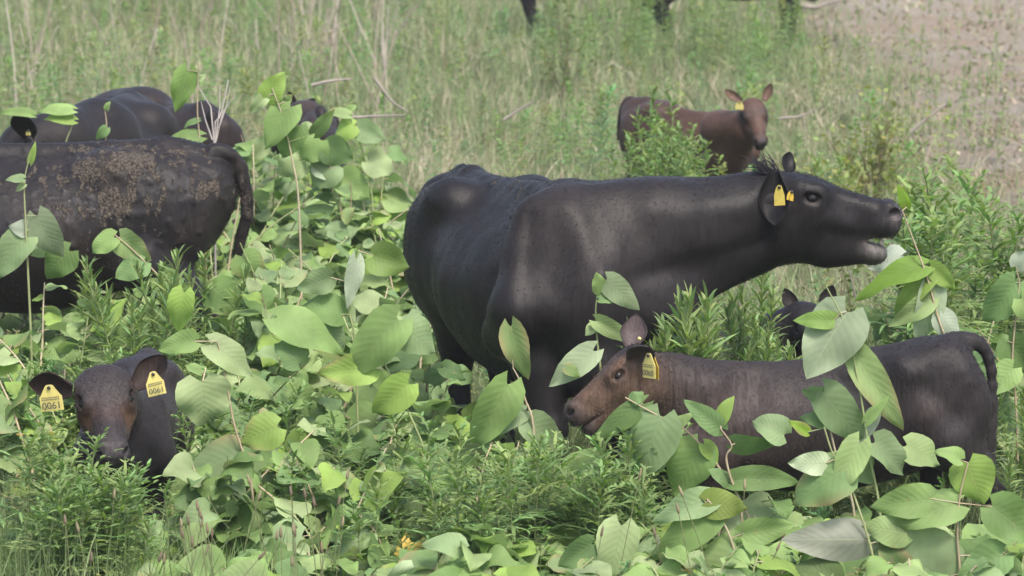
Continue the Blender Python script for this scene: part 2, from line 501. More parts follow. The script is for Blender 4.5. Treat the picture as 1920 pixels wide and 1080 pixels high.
def eye_place(calf, hw, s):
    """centre, outward and upward direction of an eye in head lengths"""
    if not calf: return V3(.37, s * .181, -.103), V3(0, s, .05), V3(0, -s * .05, 1)
    if hw < 1.05: return V3(.37, s * .184, -.100), V3(0, s * .96, .28), V3(0, -s * .28, .96)
    return V3(.39, s * .196, -.082), V3(.12, s * .78, .62), V3(-.05, -s * .62, .78)
def head_ops(B, O, F, U, L, calf=False, gape=0.0, hw=1.0):
    """head of length L from poll (O) to muzzle; x forward, y left, z up"""
    F, S, U = frame(F, U)
    ax = np.array([F, S, U])
    H = lambda x, y, z: O + L * (x * F + y * S + z * U)
    k = 0.07 * L / 0.5
    wq = (1.14 if calf else 1.0) * hw
    m = .98 if calf else 1.0
    ey = .181 if not calf else .196
    B.cap(H(0.10, 0, -0.16), H(0.36, 0, -0.16), 0.145 * L, 0.155 * L, k, S, 1.34 * wq)      # cranium
    if calf:
        B.ell(H(0.17, 0, -0.08), ax, L * V3(0.17, 0.20 * hw, 0.13), k)
    B.cap(H(0.34, 0, -0.17), H(0.86, 0, -0.155), 0.165 * L, 0.135 * L * m, k, S, 0.92)      # nasal bridge
    B.cap(H(0.30, 0, -0.05), H(0.80, 0, -0.085), 0.05 * L, 0.04 * L, k * .8, S, 1.7 * hw)
    B.cap(H(0.34, 0, -0.33), H(0.78, 0, -0.27), 0.16 * L, 0.10 * L * m, k, S, 0.80 * wq)    # mid face
    B.ell(H(0.955, 0, -0.15), ax, L * V3(0.115, 0.155 * m, 0.135 * m), k * .5)                 # muzzle pad
    B.ell(H(0.93, 0, -0.225), ax, L * V3(0.11, 0.125 * m, 0.06), k * .6)                     # upper lip
    for s in (1, -1):
        B.ell(H(0.24, s * 0.115 * wq, -0.35), ax, L * V3(0.21, 0.085, 0.20), k)              # cheek
        B.cap(H(0.44, s * 0.145 * wq, -0.235), H(0.66, s * 0.105, -0.25), 0.045 * L, 0.03 * L, k)  # cheekbone ridge
        B.cap(H(0.26, s * 0.17 * hw, -0.045), H(0.42, s * 0.168 * hw, -0.04), 0.04 * L, 0.035 * L, k * .8)  # brow
        B.ell(H(0.37, s * (ey - .004), -0.108), ax, L * V3(0.095, 0.048, 0.075), k * .6)       # orbit
        B.cap(H(0.95, s * 0.088 * m, -0.06), H(1.02, s * 0.078 * m, -0.10), 0.048 * L, 0.038 * L, k * .4)   # nostril wing
    jx, jz = 0.16, -0.40                                     # the lower jaw swings down from its angle
    def J(x, y, z):
        dx, dz = x - jx, z - jz
        c, s_ = math.cos(gape), math.sin(gape)
        return H(jx + dx * c + dz * s_, y, jz - dx * s_ + dz * c)
    B.cap(J(0.16, 0, -0.40), J(0.58, 0, -0.42), 0.185 * L, 0.135 * L * m, k, S, 0.72 * wq)
    B.cap(J(0.58, 0, -0.42), J(0.88, 0, -0.375), 0.135 * L * m, 0.08 * L * m, k * .8, S, 0.95)
    B.ell(J(0.93, 0, -0.365), ax, L * V3(0.09, 0.10, 0.07) * m, k * .4)
    if gape > 0.02:                                         # open mouth
        B.cap(H(0.80, 0, -0.350), H(1.16, 0, -0.300), 0.006 * L, 0.040 * L, 0.012, S, 5.0, cut=True)
        B.ell(J(0.90, 0, -0.318), ax, L * V3(0.09, 0.055, 0.020), 0.01)                      # gum pad
    else:
        B.cap(H(0.74, 0, -0.315), H(1.12, 0, -0.282), 0.005 * L, 0.010 * L, 0.012, S, 14.0, cut=True)
    er = 1.25 if calf else 1.0
    for s in (1, -1):
        B.ell(H(1.0, s * 0.110 * m, -0.095), ax, L * V3(0.046, 0.040, 0.036), 0.012 * L / .5, cut=True)
        E, n_, t_ = eye_place(calf, hw, s)
        ax2 = np.array([F, n_[0] * F + n_[1] * S + n_[2] * U, t_[0] * F + t_[1] * S + t_[2] * U])
        Hv = lambda p: H(p[0], p[1], p[2])
        B.ell(Hv(E + n_ * .056), ax2, L * V3(0.062 * er, 0.050, 0.038 * er), 0.012 * L / .5, cut=True)
        for m0, m1 in ((.039, .014), (-.039, .012)):           # eyelids
            a_, b_, c_ = Hv(E + n_ * .022 - X_ * .066 * er - t_ * .005), Hv(E + n_ * .046 + t_ * m0 * er), Hv(E + n_ * .020 + X_ * .066 * er - t_ * .003)
            B.cap(a_, b_, m1 * L, m1 * L * 1.1, .006); B.cap(b_, c_, m1 * L * 1.1, m1 * L, .006)
    return H, (F, S, U), J

def ear_mesh(base, D, Nn, length, width, cup=0.5, th=0.010):
    D = nrm(D); Nn = nrm(np.asarray(Nn) - D * (np.asarray(Nn) @ D)); S = np.cross(D, Nn)
    nu, nv = 12, 9
    V = []; inner = []
    for lay in (0, 1):
        for i in range(nu):
            u = i / (nu - 1)
            w = width / 2 * (0.35 + 0.65 * math.sin(math.pi * min(u / 0.62, 1) / 2)) * max(1 - max((u - .35) / .65, 0) ** 1.7, 0.0) ** .75 + 0.002
            for j in range(nv):
                v = 2 * j / (nv - 1) - 1
                a = v * (1.25 * (1 - u) + 0.55) * cup * 1.6
                r = w / max(cup * 1.4 * ((1.25 * (1 - u) + 0.55)), 0.3)
                p = base + D * u * length + S * r * math.sin(a) + Nn * r * (1 - math.cos(a)) - Nn * 0.018 * math.sin(u * 3)
                rad = nrm(S * math.sin(a) - Nn * math.cos(a))
                t = th * (1 - 0.6 * u) * (1 - 0.5 * abs(v))
                V.append(p + rad * (t if lay else 0))
                inner.append(1 - lay)
    Q = []
    n = nu * nv
    for i in range(nu - 1):
        for j in range(nv - 1):
            a = i * nv + j
            Q.append([a, a + 1, a + nv + 1, a + nv][::-1])
            Q.append([n + a, n + a + 1, n + a + nv + 1, n + a + nv])
    for i in range(nu - 1):
        for j, fl in ((0, 0), (nv - 1, 1)):
            a = i * nv + j
            q = [a, a + nv, n + a + nv, n + a]
            Q.append(q[::-1] if fl else q)
    for j in range(nv - 1):
        a = (nu - 1) * nv + j
        Q.append([a, a + 1, n + a + 1, n + a])
    return np.array(V), np.array(Q), np.array(inner, float)

def text_part(name, body, size, O, R, U, Nn, parent, base, mat):
    cu = bpy.data.curves.new("tmp_text", 'FONT')
    cu.body = body
    cu.size = size
    cu.align_x, cu.align_y = 'CENTER', 'CENTER'
    cu.extrude = 0.0
    cu.offset = size * 0.012
    o = bpy.data.objects.new("tmp_text", cu)
    SC.collection.objects.link(o)
    dg = bpy.context.evaluated_depsgraph_get()
    dg.update()
    me = bpy.data.meshes.new_from_object(o.evaluated_get(dg))
    bpy.data.objects.remove(o)
    co = np.zeros(len(me.vertices) * 3, np.float32)
    me.vertices.foreach_get("co", co)
    co = co.reshape(-1, 3)
    P = O + np.outer(co[:, 0], R) + np.outer(co[:, 1], U) + Nn * 0.0012 - np.asarray(base)
    me.vertices.foreach_set("co", P.astype(np.float32).ravel())
    me.materials.clear()
    return link(name, me, mat, parent)

def tag_part(root, base, top, R, U, w, h, number=None, mat=None, plain_shape=False):
    """a plastic tag hanging below the point `top`; R to its right, U up"""
    R = nrm(R); U = nrm(np.asarray(U) - R * (np.asarray(U) @ R)); Nn = np.cross(R, U)
    if plain_shape:
        prof = [(-.5, -1), (.5, -1), (.46, -.5), (.22, -.05), (0.1, 0), (-.1, 0), (-.3, -.12), (-.5, -.5)]
    else:
        prof = [(-.5, -1), (.5, -1), (.5, -.46), (.42, -.38), (.17, -.03), (.1, 0), (-.1, 0), (-.17, -.03), (-.42, -.38), (-.5, -.46)]
    mb = MB()
    n = len(prof)
    A = [top + R * x * w + U * y * h + Nn * (0.004 * y) for x, y in prof]
    Bk = [p - Nn * 0.0022 for p in A]
    mb.add(A + Bk, q=[[i, n + i, n + (i + 1) % n, (i + 1) % n] for i in range(n)])
    me_faces_t = [[0, i, i + 1] for i in range(1, n - 1)] + [[n, n + i + 1, n + i] for i in range(1, n - 1)]
    mb.add(A + Bk, t=me_faces_t)
    o = link("ear_tag", mb.build("ear_tag", base, smooth=False), mat or M_TAG, root)
    st = MB()
    c = top - U * h * 0.10
    tube(st, [c + Nn * 0.006, c + Nn * 0.005, c - Nn * 0.006], [0.0005, 0.006, 0.006], 8)
    link("stud", st.build("stud", base), M_PIN, o)
    if number:
        text_part("tag_number", number, w * 0.43, top - U * h * 0.80, R, U, Nn, o, base, M_INK)
        sm = MB()
        rr = random.Random(5)
        for row, y in enumerate((-.50, -.575)):               # the two fine lines of print
            x = -.40
            while x < .38:
                d = rr.uniform(.02, .045)
                p = top + R * x * w + U * y * h + Nn * 0.0022
                sm.add([p, p + R * d * w, p + R * d * w + U * .05 * h, p + U * .05 * h], q=[[0, 1, 2, 3]])
                x += d + .018
        link("fine_print", sm.build("fine_print", base, smooth=False), M_INK, o)
    return o

def fur(root, base, V, Nn, C, seed, count, length, width, flow, lift=0.45, keep=None, mat=None):
    """many short hairs lying along `flow` over the body"""
    rg = np.random.default_rng(seed)
    idx = rg.integers(0, len(V), count)
    if keep is not None:
        idx = idx[keep(V[idx])]
    P = V[idx] + rg.normal(0, 0.004, (len(idx), 3))
    n = Nn[idx]
    fl = flow(V[idx]) if callable(flow) else np.broadcast_to(np.asarray(flow, float), P.shape)
    fl = fl + rg.normal(0, 0.28, P.shape)
    fl = fl - n * (fl * n).sum(1, keepdims=True)
    fl /= np.linalg.norm(fl, axis=1, keepdims=True) + 1e-9
    d = fl + n * (lift * rg.uniform(0.3, 1.3, (len(P), 1)))
    d /= np.linalg.norm(d, axis=1, keepdims=True)
    L = length * rg.uniform(0.5, 1.4, (len(P), 1))
    s = np.cross(d, n); s /= np.linalg.norm(s, axis=1, keepdims=True) + 1e-9
    P = P - n * 0.003
    a, b = P - s * width / 2, P + s * width / 2
    c = P + d * L * 0.6 + s * width * .3
    e = P + d * L - n * L * 0.15
    VV = np.stack([a, b, c, e], 1).reshape(-1, 3)
    k = np.arange(len(P))[:, None] * 4
    T = np.concatenate([k + np.array([[0, 1, 2]]), k + np.array([[0, 2, 3]])])
    col = np.repeat(C[idx] * rg.uniform(0.8, 1.25, (len(P), 1)), 4, axis=0)
    me = make_mesh("hair", VV - base, [T], col)
    return link("hair", me, mat or M_HAIR, root)

FOOT = []                                                  # footprints, to keep plants out of the animals
def bovine(name, label, cat, O, head, S=1.0, calf=False, neck=(), headf=None, L=0.5, gape=0.0, ears=(), tail=(),
           legs=None, paint=None, mudf=None, fine_head=True, h=0.012, extra=None, mat=None, wscale=1.0, sz=1.0, group=None,
           furn=0, furlen=0.022, lying=False, disp=None, tab=None, post=None, tailr=0.028, hw=1.0):
    O = np.asarray(O, float)
    F2 = nrm(np.asarray(head, float)); L2 = V3(-F2[1], F2[0])
    F3, L3, Z = np.append(F2, 0), np.append(L2, 0), V3(0, 0, 1)
    W = lambda x, y, z: O + S * (x * F3 + y * L3) + V3(0, 0, z * S * sz)
    root = thing(name, label, cat, O, group)
    B = Body()
    base_tab = np.array(tab if tab is not None else (CALF if calf else ADULT))
    T = base_tab.copy()
    T[:, 0] *= S; T[:, 1:3] *= S * sz; T[:, 3] *= S * wscale
    if lying:
        T[:, 1:3] -= lying
    B.loft(O, F2, L2, T, k=0.07 * S)
    dz = -lying / (S * sz) if lying else 0
    if not calf:
        for s in (1, -1):
            B.ell(W(-0.80, s * 0.185, 1.165 + dz), [F3, L3, Z], S * V3(.11, .085, .075), .13)        # hook bones
            B.ell(W(-1.27, s * 0.09, 1.11 + dz), [F3, L3, Z], S * V3(.06, .05, .07), .10)          # pin bones
            B.cap(W(0.10, s * 0.17, 1.16 + dz), W(0.20, s * 0.245, 0.86 + dz), .10 * S, .115 * S, .09)   # shoulder blade
            B.cap(W(0.20, s * 0.235, 0.86 + dz), W(0.02, s * 0.24, 0.74 + dz), .11 * S, .10 * S, .08)
            B.ell(W(-1.00, s * 0.17, 0.92 + dz), [F3, L3, Z], S * V3(.24, .12, .27), .09)          # thigh
        B.ell(W(0.30, 0, 0.62 + dz), [F3, L3, Z], S * V3(.14, .10, .13), .09)                      # brisket
        tz = T[3, 1] / (S * sz) - 1.29
        B.cap(W(-1.05, 0, 1.265 + tz), W(-1.29, 0, 1.19 + tz), .035 * S, .045 * S, .07)             # tail head
        B.cap(W(-0.95, 0, 1.245 + tz), W(0, 0, 1.24 + (tz if lying else 0)), .03 * S, .04 * S, .06)                   # spine
    else:
        for s in (1, -1):
            B.ell(W(-0.50, s * 0.082, 0.735 + dz), [F3, L3, Z], S * V3(.07, .045, .04), .07)
            B.cap(W(0.03, s * 0.085, 0.70 + dz), W(0.12, s * 0.115, 0.52 + dz), .055 * S, .06 * S, .05)
            B.cap(W(0.12, s * 0.11, 0.52 + dz), W(0.01, s * 0.115, 0.44 + dz), .06 * S, .055 * S, .05)
            B.ell(W(-0.60, s * 0.085, 0.56 + dz), [F3, L3, Z], S * V3(.15, .075, .17), .05)
        B.cap(W(-0.62, 0, 0.775 + dz), W(-0.755, 0, 0.745 + dz), .02 * S, .024 * S, .04)
    if legs is None:
        if calf:
            legs = [((0.02, s * .10, .45), (0.03 + .03 * s, s * .095, .27), (0.02 + .03 * s, s * .095, .09), (0.05 + .03 * s, s * .095, .025)) for s in (1, -1)]
            legs += [((-0.56, s * .10, .48), (-0.70 - .03 * s, s * .095, .29), (-0.66 - .03 * s, s * .095, .09), (-0.63 - .03 * s, s * .095, .025)) for s in (1, -1)]
        else:
            legs = [((0.05, s * .19, .72), (0.08 + .04 * s, s * .17, .40), (0.05 + .04 * s, s * .17, .13), (0.09 + .04 * s, s * .17, .04)) for s in (1, -1)]
            legs += [((-0.95, s * .19, .74), (-1.22 - .04 * s, s * .17, .48), (-1.14 - .04 * s, s * .17, .14), (-1.09 - .04 * s, s * .17, .04)) for s in (1, -1)]
    rr = (.062, .032, .026, .034) if calf else (.125, .060, .046, .060)
    for li, lg in enumerate(legs):
        p = [W(*q) for q in lg]
        r = [x * S for x in rr]
        if li >= 2:
            r[0] *= 1.25
        B.cap(p[0], p[1], r[0], r[1], .04 * S)
        B.cap(p[1], p[2], r[1] * .92, r[2] * .82, .02 * S)
        B.ell(p[1], [F3, L3, Z], V3(1.05, .95, 1.25) * r[1], .02 * S)
        B.ell(p[2], [F3, L3, Z], V3(1, 1, 1.1) * r[2] * 1.05, .02 * S)
        B.cap(p[2], p[3], r[2] * .85, r[3] * .9, .015 * S)
    for (a, ra, b, rb, lat, w) in neck:
        B.cap(a, b, ra, rb, (.06 if calf else .12), np.asarray(lat, float), w)
    fine = None
    H = fr = J = None
    if headf is not None:
        HO, HF, HU = headf
        H, fr, J = head_ops(B, np.asarray(HO, float), HF, HU, L, calf, gape, hw)
        pts = np.array([H(x, y, z) for x in (0, 1.1) for y in (-.24, .24) for z in (-.62, .05)])
        if fine_head:
            fine = (pts.min(0), pts.max(0))
    if tail:
        tp = smooth_path(tail, 14)
        for i in range(13):
            r0, r1 = (tailr * (1 - .5 * i / 13), tailr * (1 - .5 * (i + 1) / 13))
            if i > 9: r0, r1 = r0 * 1.15, r1 * 1.15
            B.cap(tp[i], tp[i + 1], r0, r1, .015)
    if extra:
        extra(B, W, H, fr)
    V, Q = B.mesh(h=h, fine=fine, hf=0.0055 if not calf else 0.004)
    V = smooth_mesh(V, Q, 2, 0.4)
    Nn = vnormals(V, Q)
    if disp is None:
        disp = lambda V: (.010 if not calf else .004) * nz3(V, 3.0 if not calf else 6.0, 2, 4)
    if disp is not None:
        V = V + Nn * disp(V)[:, None]
        Nn = vnormals(V, Q)
    earinfo = []
    inner = np.zeros(len(V)); isear = np.zeros(len(V))
    nb = len(V)
    for e in ears:
        eb, D, Ni, ln, wd = e[:5]
        ev, eq, ei = ear_mesh(np.asarray(eb, float), D, Ni, ln, wd, cup=e[5] if len(e) > 5 else 0.5)
        Q = np.concatenate([Q, eq + len(V)])
        V = np.concatenate([V, ev])
        inner = np.concatenate([inner, ei]); isear = np.concatenate([isear, np.ones(len(ev))])
    Nn = vnormals(V, Q)
    C = paint(V, H, fr, L, inner, isear) if paint else np.tile(V3(.02, .018, .018), (len(V), 1))
    mud = mudf(V) if mudf else np.zeros(len(V))
    mud = mud * (1 - isear)
    me = make_mesh("body", V - O, [Q], C, attrs={"mud": mud})
    link("body", me, mat or (M_BLACK), root)
    if headf is not None:
        for s in (1, -1):
            mb = MB()
            c = H(*eye_place(calf, hw, s)[0])
            vs, qs = [], []
            R = (0.060 if calf else 0.050) * L
            for i in range(13):
                th = math.pi * i / 12
                for j in range(16):
                    ph = 2 * math.pi * j / 16
                    vs.append(c + R * V3(math.sin(th) * math.cos(ph), math.sin(th) * math.sin(ph), math.cos(th)))
            qs = [[i * 16 + j, (i + 1) * 16 + j, (i + 1) * 16 + (j + 1) % 16, i * 16 + (j + 1) % 16] for i in range(12) for j in range(16)]
            mb.add(vs, q=qs)
            link("eye", mb.build("eye", O), M_EYE, root)
    if furn:
        fur(root, O, V[:nb], Nn[:nb], C[:nb], hash(name) % 99 + furn % 7, furn, furlen, 0.0016, lambda p: np.broadcast_to(-F3 * .7 - Z * .55, p.shape),
            keep=(lambda p: p[:, 2] > 0.3))
    FOOT.append((O[:2] + F2 * (0.3 * S if not calf else .15 * S), O[:2] - F2 * (1.25 * S if not calf else .72 * S), (0.36 if not calf else 0.17) * S, (.5 if not calf else .33) * S))
    if post:
        post(root, O, H, fr, J, V, Nn, C)
    return root

def gauss(V, c, r):
    return np.exp(-(((V - np.asarray(c)) / np.asarray(r)) ** 2).sum(1))
def gl(V, H, fr, L, x, y, z, r):
    """soft patch at head point (x,y,z), radius r head lengths"""
    q = (V - H(x, y, z)) / (r * L)
    return np.exp(-(q * q).sum(1))
def mixp(C, w, col):
    w = np.clip(w, 0, 1)[:, None]
    return C * (1 - w) + np.asarray(col) * w
def nz3(V, s, seed=0.0, octv=3):
    return np.array([mnoise.fractal(Vector((p[0] * s + seed, p[1] * s, p[2] * s)), 0.9, 2.1, octv) for p in V])

def crease(V, pts, w, ymax):
    """soft weight along a line given in the picture, for the side of the body nearer than ymax"""
    x = 960 + FPX * V[:, 0] / (V[:, 1] * CP - (V[:, 2] - CAMZ) * SP)
    y = 540 - FPX * (V[:, 1] * SP + (V[:, 2] - CAMZ) * CP) / (V[:, 1] * CP - (V[:, 2] - CAMZ) * SP)
    P = np.stack([x, y], 1)
    best = np.full(len(V), 1e9)
    for a, b in zip(pts[:-1], pts[1:]):
        a, b = np.array(a, float), np.array(b, float)
        t = np.clip(((P - a) @ (b - a)) / ((b - a) @ (b - a) + 1e-9), 0, 1)
        best = np.minimum(best, np.linalg.norm(P - a - t[:, None] * (b - a), axis=1))
    return np.exp(-(best / w) ** 2) * np.clip((ymax - V[:, 1]) / .08, 0, 1)
#==ANIMALS==
BLK = V3(.0092, .0080, .0088)
X3 = V3(1, 0, 0); Y3 = V3(0, 1, 0); Z3 = V3(0, 0, 1)

# ---- the large black cow that bellows
def paint_main(V, H, fr, L, inner, isear):
    C = np.tile(BLK, (len(V), 1))
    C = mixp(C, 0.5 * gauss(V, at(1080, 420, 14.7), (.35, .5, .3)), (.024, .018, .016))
    C = mixp(C, np.clip(gl(V, H, fr, L, .94, 0, -.385, .10) * 1.5, 0, 1) * .9, (.17, .155, .14))
    for s in (1, -1):
        C = mixp(C, .9 * gl(V, H, fr, L, 1.03, s * .1, -.12, .085), (.11, .098, .10))
        C = mixp(C, .55 * gl(V, H, fr, L, .37, s * .21, -.14, .05), (.05, .042, .036))
    C = mixp(C, inner * isear * .9, (.006, .0052, .0055))
    return C
def main_post(root, O, H, fr, J, V, Nn, C):
    F, S, U = fr
    mb = MB()
    rg = random.Random(3)
    for i in range(120):                                   # wind-blown forelock behind the poll
        b = H(rg.uniform(-.02, .12), rg.uniform(-.10, .10), rg.uniform(-.02, .01))
        d = nrm(-F * rg.uniform(.3, 1.4) + U * rg.uniform(.15, 1.0) + S * rg.uniform(-.6, .6))
        ln = rg.uniform(.04, .12)
        dd = V3(-.3, 0, -.8) * rg.uniform(-.1, .7)
        tube(mb, [b, b + d * ln * .5, b + d * ln + dd * ln * .5], [.0022, .0016, .0004], 3, (.02, .018, .022))
    link("forelock", mb.build("forelock", O), M_HAIR, root)
    mb = MB()                                              # lower gum with its front teeth
    for i in range(8):
        y = (i - 3.5) * .017
        c = J(.965 - abs(y) * .5, y, -.262)
        tube(mb, [c - U * .008, c + U * .004, c + U * .007], [.0035, .0035, .002], 6, (.42, .38, .30))
    link("teeth", mb.build("teeth", O), M_HAIR, root)
    tag_part(root, O, at(1461, 347, 14.80), V3(.98, .1, 0.05), V3(0.03, 0, 1), .041, .077, None, M_TAGO, plain_shape=True)
    tag_part(root, O, at(1484, 358, 14.83), V3(.75, .6, -.25), V3(-.25, 0, 1), .034, .036, None, M_TAGD, plain_shape=True)
    fur(root, O, V, Nn, C, 11, 45000, .014, .0012, V3(-.6, 0, -.7), .5, keep=lambda p: (p[:, 2] > .55))
def main_extra(B, W, H, fr):
    # bulging throat and jowl into the neck
    B.cap(at(1130, 560, 14.78), at(1250, 592, 14.82), .19, .075, .12, Y3, .8)
    B.cap(at(1262, 572, 14.85), at(1400, 480, 14.98), .062, .045, .08, Y3, .6)
    B.cap(at(1040, 378, 15.02), at(1430, 356, 15.02), .040, .030, .08, Y3, .8)                  # crest
mc = at(1060, 700, 15.0)
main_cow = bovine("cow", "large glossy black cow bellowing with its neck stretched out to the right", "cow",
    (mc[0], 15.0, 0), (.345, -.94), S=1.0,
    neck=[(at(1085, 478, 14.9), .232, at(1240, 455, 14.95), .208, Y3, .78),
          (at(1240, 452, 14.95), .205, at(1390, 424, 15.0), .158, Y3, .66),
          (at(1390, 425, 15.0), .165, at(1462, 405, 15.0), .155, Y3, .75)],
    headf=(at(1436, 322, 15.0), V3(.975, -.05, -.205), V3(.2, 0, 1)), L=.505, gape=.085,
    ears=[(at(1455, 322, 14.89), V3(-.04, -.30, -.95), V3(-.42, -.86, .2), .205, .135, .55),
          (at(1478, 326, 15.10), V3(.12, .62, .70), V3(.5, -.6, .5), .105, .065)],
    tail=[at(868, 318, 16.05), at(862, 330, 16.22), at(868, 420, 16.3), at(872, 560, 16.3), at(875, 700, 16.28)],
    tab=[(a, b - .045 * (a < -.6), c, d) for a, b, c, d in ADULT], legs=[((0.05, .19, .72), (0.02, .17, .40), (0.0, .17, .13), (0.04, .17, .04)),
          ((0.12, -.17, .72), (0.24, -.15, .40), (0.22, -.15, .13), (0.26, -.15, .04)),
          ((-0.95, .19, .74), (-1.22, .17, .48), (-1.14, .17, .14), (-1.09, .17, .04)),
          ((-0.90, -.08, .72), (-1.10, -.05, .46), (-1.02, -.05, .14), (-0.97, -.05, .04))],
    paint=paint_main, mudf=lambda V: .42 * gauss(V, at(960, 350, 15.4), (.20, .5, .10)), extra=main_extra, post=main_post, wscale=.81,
    disp=lambda V: -.011 * crease(V, [(1105, 360), (1128, 450), (1165, 540), (1170, 600)], 26, 15.0) - .014 * crease(V, [(1200, 520), (1320, 490), (1430, 455)], 22, 15.0)
        + .007 * crease(V, [(1060, 390), (1085, 470), (1110, 560)], 28, 15.0) - .018 * crease(V, [(990, 400), (985, 520), (1010, 620)], 24, 15.3) - .022 * crease(V, [(905, 380), (930, 400)], 40, 16.2)
        + .012 * crease(V, [(1230, 395), (1400, 385)], 30, 15.0) - .010 * crease(V, [(1425, 400), (1440, 470)], 22, 15.0) + .003 * nz3(V, 6.0) + .013 * nz3(V, 2.3, 5) + .0012 * np.sin((V[:, 1] - .35 * V[:, 0]) * 55) * np.clip((V[:, 1] - 15.15) / .1, 0, 1) * np.clip((V[:, 2] - .6) / .2, 0, 1))

# ---- muddy cow at the left, its head beyond the frame
def mud_left(V):
    m = .47 * gauss(V, at(170, 350, 17.2), (.36, 1.2, .20)) + .3 * gauss(V, at(250, 420, 17.2), (.25, 1, .2)) + .75 * gauss(V, at(385, 362, 17.2), (.09, 1, .05))
    m += .45 * gauss(V, at(300, 300, 17.2), (.35, 1.2, .05)) + .75 * gauss(V, at(458, 400, 17.5), (.045, 1, .2)) + .10
    return np.clip(m, 0, 1.0) * (V[:, 2] > .4)
mo = at(435, 700, 17.5)
def paint_mud(V, H, fr, L, inner, isear):
    C = np.tile(BLK * 1.2, (len(V), 1))
    n = nz3(V, 3.0, 7)
    return mixp(C, np.clip(.35 + n, 0, .8), (.020, .0155, .0135))
def mud_disp(V):
    m = mud_left(V)
    n = nz3(V, 22, 3, 4)
    return .0025 * nz3(V, 3) + np.clip(n * .8 + m * .5 - .25, 0, .8) * .012 * (m > .2)
left_cow = bovine("cow", "mud-crusted black cow side-on at the left edge, its tail hanging by its rump", "cow",
    (mo[0] - 1.335, 17.5, 0), (-1, -.03), S=1.0, sz=.935,
    neck=[((mo[0] - 1.40, 17.45, .95), .24, (mo[0] - 1.75, 17.4, .80), .19, Y3, .7), ((mo[0] - 1.75, 17.4, .80), .19, (mo[0] - 2.02, 17.4, .62), .15, Y3, .75)],
    headf=((mo[0] - 2.0, 17.4, .74), V3(-.6, 0, -.8), V3(-.8, 0, .6)), L=.5, fine_head=False,
    ears=[((mo[0] - 1.98, 17.30, .70), V3(.2, -.9, .1), V3(-.4, -.2, -.8), .2, .11), ((mo[0] - 1.98, 17.5, .70), V3(.2, .9, .1), V3(-.4, .2, -.8), .2, .11)],
    tail=[at(385, 292, 17.5), at(412, 284, 17.5), at(440, 300, 17.52), at(458, 345, 17.53), at(464, 395, 17.52), at(455, 435, 17.52), at(444, 478, 17.52)],
    paint=paint_mud, mudf=mud_left, disp=mud_disp, tailr=.038, h=.011,
    post=lambda root, O, H, fr, J, V, Nn, C: fur(root, O, V, Nn, C, 12, 30000, .016, .0014, V3(.6, 0, -.7), .5, keep=lambda p: (p[:, 2] > .5) & (p[:, 0] > -2.5)))

# ---- black cow grazing behind it, and a browner one beyond
bo = at(160, 300, 19.3)
def paint_far(V, H, fr, L, inner, isear):
    return mixp(np.tile(BLK * 1.05, (len(V), 1)), np.clip(nz3(V, 2.2, 4) + .1, 0, .6), (.020, .016, .015))
def far_tag(root, O, H, fr, J, V, Nn, C):
    tag_part(root, O, at(53, 245, 18.5), V3(1, .1, 0), V3(0, 0, 1), .022, .022, None, M_TAG, plain_shape=True)
bovine("cow", "black cow with lowered head behind the muddy cow, a tag in its ear", "cow",
    (bo[0], 19.3, 0), (-.12, -.99), S=.98, wscale=.80, sz=.925,
    neck=[(at(185, 262, 19.1), .20, at(110, 276, 18.85), .15, V3(.5, -.85, 0), .8), (at(110, 276, 18.85), .15, at(48, 280, 18.7), .13, Y3, .8)],
    headf=(at(50, 252, 18.7), V3(-.86, -.1, -.45), V3(-.45, 0, .86)), L=.46, fine_head=False, h=.014,
    ears=[(at(56, 256, 18.6), V3(-.15, -.6, .65), V3(-.3, -.8, .2), .17, .15), (at(62, 250, 18.82), V3(.5, .75, .35), V3(-.5, .2, .6), .17, .13)],
    tail=[at(212, 190, 20.55), at(216, 215, 20.62), at(216, 300, 20.62)], paint=paint_far,
    post=far_tag)
co_ = at(232, 300, 21.2)
def paint_c(V, H, fr, L, inner, isear):
    return mixp(np.tile(BLK * 1.05, (len(V), 1)), np.clip(nz3(V, 2.2, 9) * .5 + .55, 0, 1), (.027, .0185, .0165))
bovine("cow", "brownish black cow farthest at the left, only its rounded back and rump showing", "cow",
    (co_[0], 21.2, 0), (-.62, .78), S=.72, sz=1.17, paint=paint_c, h=.015,
    tab=ADULT, neck=[(at(262, 235, 21.0), .20, at(200, 250, 21.3), .15, Y3, .8)],
    headf=(at(190, 240, 21.35), V3(-.7, .2, -.7), V3(-.7, 0, .7)), L=.4, fine_head=False,
    tail=[at(396, 212, 20.45), at(400, 225, 20.42), at(402, 300, 20.42)])
do_ = at(575, 300, 22.3)
bovine("calf", "small dark calf half hidden by knotweed beyond the muddy cow's tail", "calf",
    (do_[0], 22.9, 0), (-.05, .99), S=1.12, wscale=.7, calf=True, paint=paint_c, h=.012, mat=M_BROWN,
    neck=[(at(570, 232, 22.35), .13, at(552, 225, 22.6), .09, Y3, .9)],
    headf=(at(556, 215, 22.65), V3(-.5, .6, -.6), V3(-.4, .3, .85)), L=.29, fine_head=False,
    ears=[(at(552, 213, 22.6), V3(-.25, .1, 1), V3(.1, -1, 0), .13, .06), (at(566, 215, 22.8), V3(.5, .4, .6), V3(.1, -1, 0), .13, .07)],
    tail=[at(600, 205, 21.95), at(604, 225, 21.9), at(604, 290, 21.9)])

